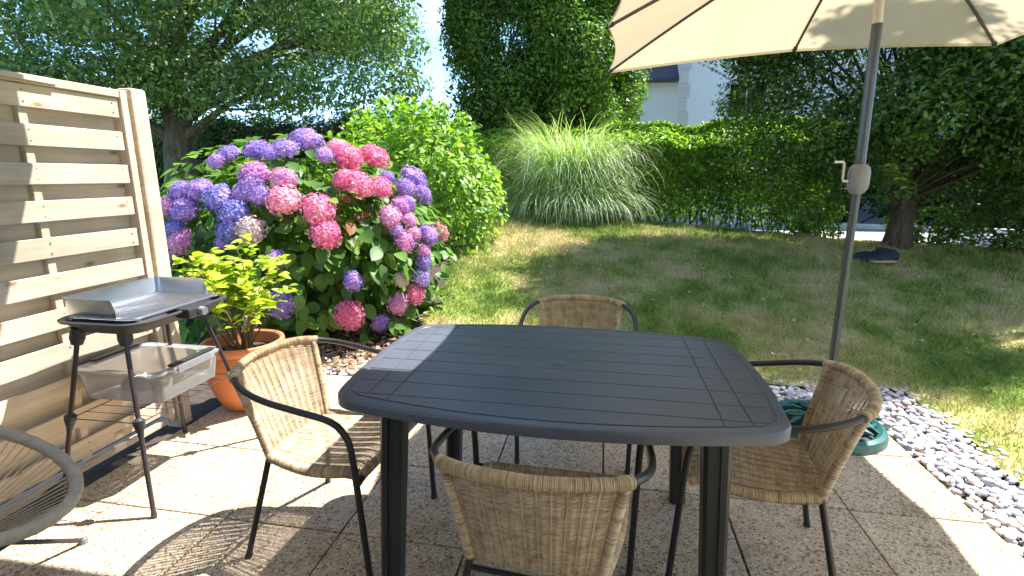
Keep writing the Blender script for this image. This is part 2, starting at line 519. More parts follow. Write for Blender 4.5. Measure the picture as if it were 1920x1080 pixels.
M['litter'] = leafmat('fallen_leaf', [(0.2, (0.16, 0.09, 0.045)), (0.5, (0.34, 0.20, 0.10)), (0.8, (0.52, 0.38, 0.24))], 0.15)
M['spray_leaf'] = leafmat('young_spray_leaf', [(0.2, (0.08, 0.15, 0.025)), (0.5, (0.17, 0.28, 0.035)), (0.8, (0.34, 0.42, 0.06))], 0.42)
M['pink'] = petalmat('pink_petal', (0.58, 0.13, 0.32), (0.80, 0.20, 0.34), (0.88, 0.44, 0.50))
M['magenta'] = petalmat('magenta_petal', (0.32, 0.18, 0.50), (0.60, 0.22, 0.46), (0.80, 0.42, 0.58))
M['violet'] = petalmat('violet_petal', (0.20, 0.15, 0.46), (0.35, 0.24, 0.58), (0.62, 0.34, 0.62))
M['blue'] = petalmat('blue_petal', (0.17, 0.17, 0.50), (0.28, 0.26, 0.60), (0.50, 0.34, 0.66))
M['faded'] = petalmat('faded_petal', (0.42, 0.34, 0.22), (0.60, 0.42, 0.44), (0.70, 0.62, 0.50))
M['bud'] = petalmat('green_bud', (0.38, 0.48, 0.14), (0.50, 0.58, 0.22), (0.6, 0.62, 0.3))
M['terracotta'] = simple('terracotta', (0.66, 0.23, 0.085), 0.6, 0, 0.1, 6, 0.15, 120)
M['steel'] = simple('brushed_steel', (0.58, 0.62, 0.68), 0.22, 0.9, 0.06, 20)
M['wire'] = simple('chrome_wire', (0.45, 0.46, 0.48), 0.3, 0.9)
M['black_plastic'] = simple('black_plastic', (0.03, 0.03, 0.033), 0.45, 0, 0.2, 6, 0.1, 300)
M['plum_leg'] = simple('dark_tube', (0.045, 0.037, 0.042), 0.35, 0.2)
M['grey_plastic'] = simple('grey_plastic', (0.20, 0.20, 0.21), 0.45)
M['clear_box'] = glassy('clear_box_plastic', (0.99, 0.99, 1.0), 0.1, 0.42, 0.15)
M['lid_plastic'] = glassy('brightened_milky_lid', (0.99, 0.99, 1.0), 0.5, 0.62, 0.1)  # brightness put into the milky mix, as the tray shades this whitish lid
M['pane'] = glassy('window_pane', (0.25, 0.28, 0.3), 0.3, 0.02, 0.02)
M['canopy'] = fabricmat()
M['pole'] = simple('slate_grey_pole', (0.075, 0.085, 0.09), 0.32, 0.4, 0.08, 10)
M['silver'] = simple('silver_paint', (0.5, 0.49, 0.47), 0.4, 0.5)
M['rib'] = simple('dark_rib', (0.09, 0.07, 0.065), 0.45, 0.3)
M['crank'] = simple('grey_crank', (0.19, 0.19, 0.195), 0.45)
M['teal'] = simple('green_cast_base', (0.020, 0.105, 0.095), 0.4, 0.0, 0.2, 12, 0.2, 100)
M['cord'] = simple('taupe_cord', (0.46, 0.38, 0.26), 0.6)
M['taupe'] = simple('taupe_wrap', (0.40, 0.345, 0.26), 0.65, 0, 0.15, 30, 0.4, 250)
M['white_wall'] = simple('white_render', (0.86, 0.875, 0.89), 0.85, 0, 0.03, 2, 0.3, 60)
M['cream_stone'] = simple('cream_stone', (0.66, 0.64, 0.60), 0.85, 0, 0.08, 4)
M['beige_wall'] = simple('beige_render', (0.52, 0.44, 0.33), 0.85, 0, 0.05, 2)
M['slate'] = simple('slate_roof', (0.07, 0.075, 0.085), 0.6, 0, 0.2, 6)
M['zinc'] = simple('dark_gutter', (0.06, 0.065, 0.08), 0.4, 0.3)
M['white_frame'] = simple('white_frame', (0.75, 0.75, 0.76), 0.5)
M['road'] = simple('pale_road', (0.42, 0.42, 0.42), 0.9, 0, 0.12, 3, 0.4, 80)
M['ground'] = simple('far_ground', (0.10, 0.13, 0.05), 0.95, 0, 0.3, 0.6)
M['navy'] = simple('navy_cloth', (0.012, 0.017, 0.035), 0.8, 0, 0.3, 20, 0.5, 60)
M['tan'] = simple('tan_scrap', (0.42, 0.25, 0.11), 0.8)
M['concrete'] = simple('painted_concrete', (0.78, 0.76, 0.71), 0.85, 0, 0.05, 2)
M['white_daisy'] = simple('daisy', (0.8, 0.8, 0.78), 0.7)

# ---------------------------------------------------------------- terrain
def sstep(a, b, x):
    t = np.clip((x - a) / (b - a), 0, 1)
    return t * t * (3 - 2 * t)
def hedge_y(X):
    return np.clip(9.85 - 0.36 * (X - 0.65), 6.4, 10.4)
def T(X, Y):
    X = np.asarray(X, float); Y = np.asarray(Y, float)
    zp = np.clip(0.55 - 0.05 * X, 0.35, 0.65)
    z = zp * sstep(3.2, 9.0, Y)
    z = z + 0.012 * np.sin(X * 1.7 + 1) * np.sin(Y * 1.3) * sstep(3.5, 5, Y)
    hy = hedge_y(X)
    k = sstep(hy + 0.5, hy + 2.2, Y) * (X > -40)
    return z * (1 - k) + 0.08 * k
def Tz(x, y): return float(T(x, y))

def in_hard(X, Y):
    """patio + pebble strip + flower bed, where there is no turf"""
    wob = 0.03 * np.sin(X * 5.1 + Y * 3.3) + 0.02 * np.sin(X * 11 - Y * 9)
    patio = (X < 1.93 + wob) & (Y < 3.46 + wob)
    bed = (X < -1.50 - 0.13 * (Y - 3.6) + wob * 2) & (X > -6.5) & (Y < 8.2 + wob * 3)
    return patio | bed

# ground: one sheet to the horizon
gx = np.concatenate([np.linspace(-300, -20, 12), np.linspace(-18, 18, 73), np.linspace(20, 300, 12)])
gy = np.concatenate([np.linspace(-100, -4, 8), np.linspace(-3, 20, 70), np.linspace(22, 400, 14)])
GX, GY = np.meshgrid(gx, gy, indexing='ij')
GZ = T(GX, GY) - 0.06
V = np.stack([GX, GY, GZ], -1).reshape(-1, 3)
ny = len(gy)
I, J = np.meshgrid(np.arange(len(gx) - 1), np.arange(ny - 1), indexing='ij')
F = np.stack([I * ny + J, (I + 1) * ny + J, (I + 1) * ny + J + 1, I * ny + J + 1], -1).reshape(-1, 4)
tag(link_mesh('ground', np_mesh('ground', V, F, True), M['ground']), kind='structure')

# lawn sheet with a ragged edge
gx = np.arange(-14, 14.01, 0.05); gy = np.arange(-1.5, 11.2, 0.05)
GX, GY = np.meshgrid(gx, gy, indexing='ij')
V = np.stack([GX, GY, T(GX, GY) + 0.004], -1).reshape(-1, 3)
ny = len(gy)
I, J = np.meshgrid(np.arange(len(gx) - 1), np.arange(ny - 1), indexing='ij')
cx, cy = gx[I] + 0.025, gy[J] + 0.025
keep = ~in_hard(cx, cy) & (cy < hedge_y(cx) + 0.6) & ((cy > 2.2) | (cx > 0))
F = np.stack([I * ny + J, (I + 1) * ny + J, (I + 1) * ny + J + 1, I * ny + J + 1], -1)[keep]
tag(link_mesh('lawn', np_mesh('lawn', V, F, True), M['lawn']), kind='structure')

# flower bed soil
gx = np.arange(-6.6, -1.35, 0.12); gy = np.arange(3.3, 8.5, 0.12)
GX, GY = np.meshgrid(gx, gy, indexing='ij')
V = np.stack([GX, GY, T(GX, GY) - 0.004 + RNG.uniform(-.008, .008, GX.shape)], -1).reshape(-1, 3)
ny = len(gy)
I, J = np.meshgrid(np.arange(len(gx) - 1), np.arange(ny - 1), indexing='ij')
F = np.stack([I * ny + J, (I + 1) * ny + J, (I + 1) * ny + J + 1, I * ny + J + 1], -1).reshape(-1, 4)
tag(link_mesh('flower_bed', np_mesh('flower_bed', V, F, True), M['soil']), kind='structure')

# grass blades
def grass_blades():
    n = 560000
    X = RNG.uniform(-6.5, 8.5, n); u = RNG.uniform(0, 1, n)
    Y = 1.2 + 9.2 * u ** 1.5
    k = ~in_hard(X, Y) & (Y < hedge_y(X) + 0.1) & (X < Y * 0.95 + 1.6) & (X > -Y * 1.0)
    edge = in_hard(X - 0.02, Y - 0.02)
    X, Y = X[k], Y[k]; n = len(X)
    h = RNG.uniform(0.018, 0.055, n) * (1 + 0.5 * np.clip((Y - 4) / 5, 0, 1))
    tf = np.sin(X * 9.1 + 2 * np.sin(Y * 5.3)) * np.sin(Y * 8.3 + 2 * np.sin(X * 4.1))
    h = h * (1 + .55 * np.clip(tf, -.6, 1)) * np.where(RNG.uniform(0, 1, n) < .03, 1.7, 1)
    w = RNG.uniform(0.0022, 0.0045, n) * (1 + 1.3 * np.clip((Y - 3) / 5, 0, 1))
    a = RNG.uniform(0, 2 * PI, n); la = RNG.uniform(0, 2 * PI, n); ln = RNG.uniform(0.2, 1.1, n) * h
    Z = T(X, Y)
    c = np.stack([X, Y, Z], -1)
    s = np.stack([np.cos(a) * w, np.sin(a) * w, np.zeros(n)], -1)
    tip = c + np.stack([np.cos(la) * ln, np.sin(la) * ln, h], -1)
    V = np.stack([c - s, c + s, tip], 1).reshape(-1, 3)
    F = np.arange(3 * n).reshape(-1, 3)
    tag(link_mesh('grass', np_mesh('grass', V, F), M['blades']), 'short dry summer grass covering the lawn', 'grass', kind='stuff')
grass_blades()

# road beyond the hedge
gx = np.arange(-30, 40.1, 1.0)
V, F = [], []
for i, x in enumerate(gx):
    y0 = float(hedge_y(x)) + 2.4
    V += [(x, y0, 0.10), (x, y0 + 3.6, 0.10)]
    if i: F.append((2 * i - 2, 2 * i, 2 * i + 1, 2 * i - 1))
b = MB(); b.add(V, F)
tag(b.build('road', M['road'], smooth=False), kind='structure')
b = MB()
for i in range(len(gx) - 1):
    x0, x1 = gx[i], gx[i + 1]
    ya, yb = float(hedge_y(x0)) + 6.0, float(hedge_y(x1)) + 6.0
    b.add([(x0, ya, 0.02), (x1, yb, 0.02), (x1, yb + .15, 0.02), (x0, ya + .15, 0.02), (x0, ya, 0.22), (x1, yb, 0.22), (x1, yb + .15, 0.22), (x0, ya + .15, 0.22)], [(0, 1, 5, 4), (4, 5, 6, 7), (2, 3, 7, 6)])
tag(b.build('kerb', M['concrete'], smooth=False), kind='structure')

# ---------------------------------------------------------------- patio slabs
patio = empty('patio', kind='structure')
xe = [1.56 - 0.505 * k for k in range(0, 10)]
ye = [3.11 - 0.5 * k for k in range(0, 9)]
slab_mesh = {}
for i in range(len(xe) - 1):
    for j in range(len(ye) - 1):
        w, d = xe[i] - xe[i + 1], ye[j] - ye[j + 1]
        x0 = max(xe[i + 1], -2.24); w = xe[i] - x0
        if w < 0.05: continue
        key = round(w, 2)
        if key not in slab_mesh:
            bm_ = MB().box((0, 0, 0), (w - 0.007, d - 0.007, 0.05))
            slab_mesh[key] = bm_.mesh('slab', False)
            slab_mesh[key].materials.append(M['slab'])
        o = link_mesh('slab', slab_mesh[key], M['slab'], patio, loc=((x0 + xe[i]) / 2, (ye[j] + ye[j + 1]) / 2, -0.025 + random.uniform(-.0012, .0012)),
                      rot=(random.uniform(-.0015, .0015), random.uniform(-.0015, .0015), 0))
        md = o.modifiers.new('bevel', 'BEVEL'); md.width = 0.004; md.segments = 2
tag(MB().box((-0.3, 1.0, -0.055), (5.2, 4.24, 0.04)).build('sand_bed', M['soil'], patio, smooth=False), kind='structure')
# gravel gutter under the fence
tag(MB().box((-2.33, 1.0, -0.03), (0.15, 4.2, 0.03)).build('gutter_strip', M['soil'], smooth=False), kind='structure')

# ---------------------------------------------------------------- pebbles
def pebble_mesh(seed, r=1.0, sub=2):
    rr = random.Random(seed)
    prof = MB()
    seg = 8
    rows = [(-0.9, .35), (-0.45, .85), (0.05, 1.0), (0.5, .82), (0.88, .4)]
    V = []
    ph = rr.uniform(0, 6); e = rr.uniform(0.62, 0.9); am = rr.uniform(.05, .14)
    for z, q in rows:
        for k in range(seg):
            a = 2 * PI * k / seg
            q2 = q * (1 + am * math.sin(2 * a + ph) + am * .6 * math.sin(3 * a + ph * 2))
            V.append((q2 * math.cos(a) * r, q2 * e * math.sin(a) * r, z * 0.5 * r))
    n = len(V); V += [(0, 0, -0.5 * r), (0, 0, 0.5 * r)]
    F = []
    for i in range(4):
        for k in range(seg):
            l = (k + 1) % seg
            F.append((i * seg + k, i * seg + l, (i + 1) * seg + l, (i + 1) * seg + k))
    for k in range(seg):
        l = (k + 1) % seg
        F.append((l, k, n)); F.append((4 * seg + k, 4 * seg + l, n + 1))
    prof.add(V, F)
    me = prof.mesh('pebble', True, 80)
    me.materials.append(M['pebble'])
    return me
peb_meshes = [pebble_mesh(s) for s in range(8)]
def pebbles():
    root = empty('pebble_bed', (1.75, 1.5, 0), label='strip of mixed grey and pink rounded pebbles bordering the patio slabs', cat='pebbles')
    pts = []
    rr = random.Random(3)
    for layer, (z0, sp) in enumerate(((-0.026, 0.034), (-0.006, 0.034))):
        for (x0, x1, y0, y1) in ((1.575, 1.97, -0.6, 3.12), (-2.25, 1.97, 3.125, 3.50)):
            x = x0
            while x < x1:
                y = y0
                while y < y1:
                    px, py = x + rr.uniform(-.5, .5) * sp, y + rr.uniform(-.5, .5) * sp
                    if rr.random() < 0.93 and x0 <= px and y0 <= py:
                        pts.append((px, py, z0 + rr.uniform(-.006, .008), rr.uniform(.014, .029), rr.uniform(0, 6.28)))
                    y += sp
                x += sp
    for k in range(160):      # strays on the turf edge
        if k % 2: pts.append((rr.uniform(1.94, 2.02), rr.uniform(1.0, 3.5), .008, rr.uniform(.012, .022), rr.uniform(0, 6.28)))
        else: pts.append((rr.uniform(-1.4, 2.0), rr.uniform(3.48, 3.54), .008, rr.uniform(.012, .022), rr.uniform(0, 6.28)))
    # nearest seen ones are objects, the rest one joined part
    def score(p):
        d = math.dist((p[0], p[1], p[2]), (0, 0, 1.36))
        az = math.degrees(math.atan2(-p[0], p[1])) - 10
        vis = abs(az) < 45 and p[1] > 1.1 and p[2] > -0.02 and p[0] > 0
        return -p[3] / d if vis else 1
    pts.sort(key=score)
    for p in pts[:298]:
        o = link_mesh('pebble', rr.choice(peb_meshes), M['pebble'], root, loc=(p[0] - 1.75, p[1] - 1.5, p[2]), rot=(rr.uniform(-.3, .3), rr.uniform(-.3, .3), p[4]), scale=p[3])
    vs, fs, nv = [], [], 0
    base = []
    for me in peb_meshes:
        co = np.array([v.co[:] for v in me.vertices]); tri = [tuple(pl.vertices) for pl in me.polygons]
        q = np.array([list(t) + [t[-1]] if len(t) == 3 else list(t) for t in tri])
        t3 = []
        for t in tri:
            if len(t) == 3: t3.append(t)
            else: t3 += [(t[0], t[1], t[2]), (t[0], t[2], t[3])]
        base.append((co, np.array(t3)))
    for p in pts[298:]:
        co, t3 = base[rr.randrange(8)]
        e = Matrix.Rotation(p[4], 3, 'Z') @ Matrix.Rotation(rr.uniform(-.3, .3), 3, 'X')
        c = (co * p[3]) @ np.array(e).T + np.array((p[0] - 1.75, p[1] - 1.5, p[2]))
        vs.append(c); fs.append(t3 + nv); nv += len(c)
    me = np_mesh('small_pebbles', np.concatenate(vs), np.concatenate(fs), True)
    tag(link_mesh('small_pebbles', me, M['pebble'], root), kind='stuff')
tag(MB().box((1.84, 1.5, -.034), (0.54, 4.3, .012)).build('gravel_base', M['soil'], smooth=False), kind='structure')
tag(MB().box((-0.32, 3.375, -.034), (3.76, 0.52, .012)).build('gravel_base', M['soil'], smooth=False), kind='structure')
pebbles()

# ---------------------------------------------------------------- balcony and house wall the camera stands under
bal = empty('balcony', (0, 0, 0), label='concrete balcony overhead with solid parapet, shading the near patio', cat='balcony')
MB().box((0.08, 0.78, 2.5), (3.84, 2.76, 0.2)).build('floor_slab', M['concrete'], bal, bevel=.01)
MB().box((0.08, 2.10, 3.05), (3.84, 0.12, 0.9)).build('parapet', M['concrete'], bal, bevel=.01)
hw = empty('apartment_building', (0, -0.8, 0), label='pale rendered apartment wall with glazed patio door behind the camera', cat='building')
hb = MB()
for (x0, x1, z0, z1) in ((-1.84, -1.2, -.1, 5.4), (1.4, 6.2, -.1, 5.4), (-1.2, 1.4, 2.2, 5.4)):
    hb.box(((x0 + x1) / 2, -0.1, (z0 + z1) / 2), (x1 - x0, 0.2, z1 - z0))
hb.build('wall', M['concrete'], hw, smooth=False)
fr = MB()
for (x0, x1, z0, z1) in ((-1.2, -1.12, 0, 2.2), (1.32, 1.4, 0, 2.2), (0.06, 0.14, 0, 2.2), (-1.12, 1.32, 2.12, 2.2), (-1.12, 1.32, 0.0, .08)):
    fr.box(((x0 + x1) / 2, -0.06, (z0 + z1) / 2), (x1 - x0, .06, z1 - z0))
dr = fr.build('patio_door', M['white_frame'], hw, smooth=False)
MB().box((0.1, -0.07, 1.1), (2.44, .012, 2.04)).build('pane', M['pane'], dr, smooth=False)

# ---------------------------------------------------------------- fence
fence = empty('wooden_fence', (-2.33, 1.4, 0), label='weathered wooden lap fence panel along the left edge of the patio', cat='fence')
def fbox(x, y0, y1, z0, z1, th, name, bev=.003, tilt=0):
    o = MB().box((0, 0, 0), (th, y1 - y0, z1 - z0)).build(name, M['wood'], fence, smooth=False, bevel=bev)
    o.location = (x, (y0 + y1) / 2 - 1.4, (z0 + z1) / 2)
    o.rotation_euler = (tilt, 0, 0)
    return o
for k in range(11):
    zt = 1.722 - 0.1545 * k
    fbox(0.014 + random.uniform(-.002, .002), 0.49, 2.225, zt - 0.088, zt, 0.012, 'slat', tilt=random.uniform(-.002, .002))
for k in range(11):
    zt = 1.722 - 0.1545 * k - 0.088 + 0.012
    if zt - 0.088 < 0.02: continue
    fbox(-0.026 + random.uniform(-.002, .002), 0.49, 2.225, zt - 0.100, zt, 0.012, 'slat', tilt=random.uniform(-.002, .002))
scr = MB()
for k in range(11):
    zt = 1.722 - 0.1545 * k
    for y in (2.19, 1.797, 1.377, .947, .53):
        for dz in (-.022, -.066):
            scr.lathe([(0, .0017), (.0035, .0012), (.0038, 0)], 8, (0, 0, 0))
            nvs = len(scr.v) - 24
            for q in range(nvs, len(scr.v)):
                a_ = scr.v[q]; scr.v[q] = (0.0205 + a_[2], y - 1.4 + a_[0], zt + dz + a_[1])
tag(scr.build('screws', M['grey_plastic'], fence), kind='stuff')
for y in (1.78, 1.36, 0.93):
    fbox(-0.006, y, y + 0.034, 0.05, 1.725, 0.024, 'batten')
for y in (2.228, 0.45):
    fbox(0.0, y, y + 0.036, 0.04, 1.762, 0.066, 'stile')
fbox(0.0, 0.488, 2.226, 1.7245, 1.760, 0.06, 'top_rail', tilt=0.002)
fbox(0.036, 1.2, 1.93, 1.738, 1.758, 0.010, 'top_strip', tilt=-0.012)
fbox(0.0, 0.488, 2.226, 0.03, 0.062, 0.05, 'bottom_rail')
for y in (2.322, 0.40):
    fbox(0.0, y - 0.045, y + 0.045, -0.05, 1.78, 0.09, 'post', bev=.012)
# second panel toward the house, out of the picture
for k in range(11):
    zt = 1.722 - 0.1545 * k
    fbox(0.014, -0.78, 0.35, zt - 0.088, zt, 0.012, 'slat')
    fbox(-0.026, -0.78, 0.35, zt - 0.160, zt - 0.076, 0.012, 'slat')

# ---------------------------------------------------------------- rattan bistro chairs
def rattan_weave(Pf, rows, cols, r, amp, ridge=0.0, segs_per=4):
    """horizontal strands over and under upright ones; Pf(u,v)->Vector, v = row direction"""
    b = MB()
    def nrm(u, v):
        e = 0.01
        du = Pf(min(u + e, 1), v) - Pf(max(u - e, 0), v); dv = Pf(u, min(v + e, 1)) - Pf(u, max(v - e, 0))
        n = du.cross(dv); n.normalize(); return n
    ns = cols * segs_per
    cache = {}
    grid_n = 12
    for j in range(rows):
        v = (j + 0.5) / rows
        path = []
        for i in range(ns + 1):
            u = i / ns
            s = math.sin(PI * u * cols) * (1 if j % 2 else -1)
            path.append(Pf(u, v) + nrm(u, v) * (amp * s - ridge * (abs(math.sin(PI * u * cols)) - .5)))
        b.tube(path, r, 4, cap=False)
    w = MB()
    for i in range(cols):
        u = (i + 0.5) / cols
        w.tube([Pf(u, v / 14) for v in range(15)], r * 1.7, 5)
    return b, w

def ribbed_wrap(path, r, pitch=0.0048, seg=10):
    P = [Vector(p) for p in path]
    L = [0]
    for i in range(1, len(P)): L.append(L[-1] + (P[i] - P[i - 1]).length)
    n = max(4, int(L[-1] / (pitch / 2)))
    out, rad = [], []
    j = 0
    for k in range(n + 1):
        s = L[-1] * k / n
        while j < len(P) - 2 and L[j + 1] < s: j += 1
        t = (s - L[j]) / max(1e-9, L[j + 1] - L[j])
        out.append(P[j].lerp(P[j + 1], min(t, 1)))
        rad.append(r + (0.0011 if k % 2 else -0.0011) + random.uniform(-.0004, .0004))
    return MB().tube(out, rad, seg)

LOOPZ = 0.735
def make_chair():
    root = empty('rattan_chair')
    half = [(0.262, 0.268, 0.0), (0.268, 0.250, 0.30), (0.272, 0.236, 0.50), (0.275, 0.218, 0.565), (0.279, 0.170, 0.608), (0.282, 0.05, 0.630), (0.283, -0.06, 0.648),
            (0.268, -0.155, 0.668), (0.218, -0.236, 0.687), (0.125, -0.284, 0.700), (0.0, -0.300, 0.703)]
    loop = catmull(half + [(-x, y, z) for x, y, z in half[-2::-1]], 7)
    MB().tube(loop, 0.0112, 10).build('arm_frame', M['black_metal'], root)
    # wrapped middle of the loop
    mid = [p for p in loop if p.y < -0.222 and p.z > 0.5]
    ribbed_wrap(mid, 0.0165).build('top_wrap', M['rattan'], root)
    xt = 0.222
    def side(sg, v):      # v 0 bottom .. 1 top : rear upright line
        a = Vector((sg * 0.172, -0.168, 0.380)); c = Vector((sg * 0.186, -0.190, 0.50)); d = Vector((sg * 0.214, -0.238, 0.687))
        return a.lerp(c, v).lerp(c.lerp(d, v), v)
    def backP(u, v):
        x = (u - 0.5) * 2
        l, r = side(-1, v), side(1, v)
        p = l.lerp(r, u)
        bow = (1 - x * x) * (0.062 * v + 0.022 * (1 - v))
        p.y -= bow
        p.z += (1 - x * x) * 0.016 * v
        return p
    s_, w_ = rattan_weave(backP, 92, 12, 0.00170, 0.0022, 0.0050)
    tag(s_.build('woven_back', M['rattan'], root), kind='stuff')
    tag(w_.build('back_upright', M['rattan'], root), kind='stuff')
    for sg in (-1, 1):
        foot = Vector((sg * 0.243, -0.245, 0))
        MB().tube([foot, side(sg, 0.0), side(sg, 0.02)], 0.0108, 10).build('rear_leg', M['black_metal'], root)
        ribbed_wrap([side(sg, t / 12) for t in range(13)], 0.0145).build('side_wrap', M['rattan'], root)
        MB().tube([foot + Vector((0, 0, -0.001)), foot.lerp(side(sg, 0), 0.04)], 0.0128, 10).build('foot_cap', M['black_plastic'], root)
        ff = Vector((sg * 0.262, 0.268, 0))
        MB().tube([ff + Vector((0, 0, -0.001)), ff + Vector((sg * .0004, -.001, 0.018))], 0.0130, 10).build('foot_cap', M['black_plastic'], root)
    # seat
    def seatP(u, v):      # v 0 rear .. 1 front
        x = (u - 0.5) * 2
        hw_ = 0.174 + 0.048 * math.sin(min(v * 1.3, 1) * PI / 2)
        y = -0.163 + 0.393 * v - 0.03 * (1 - x * x) * (1 - v)
        z = 0.382 + 0.035 * v - 0.016 * math.sin(PI * v) * (1 - x * x * .6) - 0.02 * max(0, v - 0.88) / 0.12
        return Vector((x * hw_, y, z))
    s_, w_ = rattan_weave(seatP, 96, 11, 0.00185, 0.0024, 0.0035)
    tag(s_.build('woven_seat', M['rattan'], root), kind='stuff')
    tag(w_.build('seat_upright', M['rattan'], root), kind='stuff')
    for u in (0, 1):
        ribbed_wrap([seatP(u, t / 14) + Vector((0, 0, -.004 - 0.012 * math.sin(PI * t / 14))) for t in range(15)], 0.019).build('seat_edge', M['rattan'], root)
    ribbed_wrap([seatP(t / 12, 1) + Vector((0, 0.004, -.002)) for t in range(13)], 0.0155).build('seat_front', M['rattan'], root)
    zf = 0.388
    MB().tube([(-0.266, 0.244, zf), (-0.2, 0.236, zf), (0.2, 0.236, zf), (0.266, 0.244, zf)], 0.009, 8).build('front_rail', M['black_metal'], root)
    MB().tube([(-0.180, -0.172, .350), (0, -0.176, .343), (0.180, -0.172, .350)], 0.008, 8).build('rear_rail', M['black_metal'], root)
    return root

def copy_tree(o, parent=None):
    c = o.copy(); COL.objects.link(c); c.parent = parent
    for ch in list(o.children): copy_tree(ch, c)
    return c

chair = make_chair()
GCH = 'rattan bistro chairs around the table'
specs = [((-0.135, 1.30, 0), math.radians(-1.5), 'rattan chair seen from behind at the near long side of the table'),
         ((-0.965, 1.65, 0), math.radians(-90 - 5), 'rattan chair at the left end of the table, its seat half in sun'),
         ((0.565, 1.765, 0), math.radians(90 - 9), 'rattan chair at the right end of the table in front of the green parasol base'),
         ((-0.105, 2.49, 0), PI, 'rattan chair on the lawn side of the table, only its back top showing')]
for i, (loc, rz, lab) in enumerate(specs):
    o = chair if i == 0 else copy_tree(chair)
    o.location = loc; o.rotation_euler = (0, 0, rz)
    tag(o, lab, 'chair', GCH)

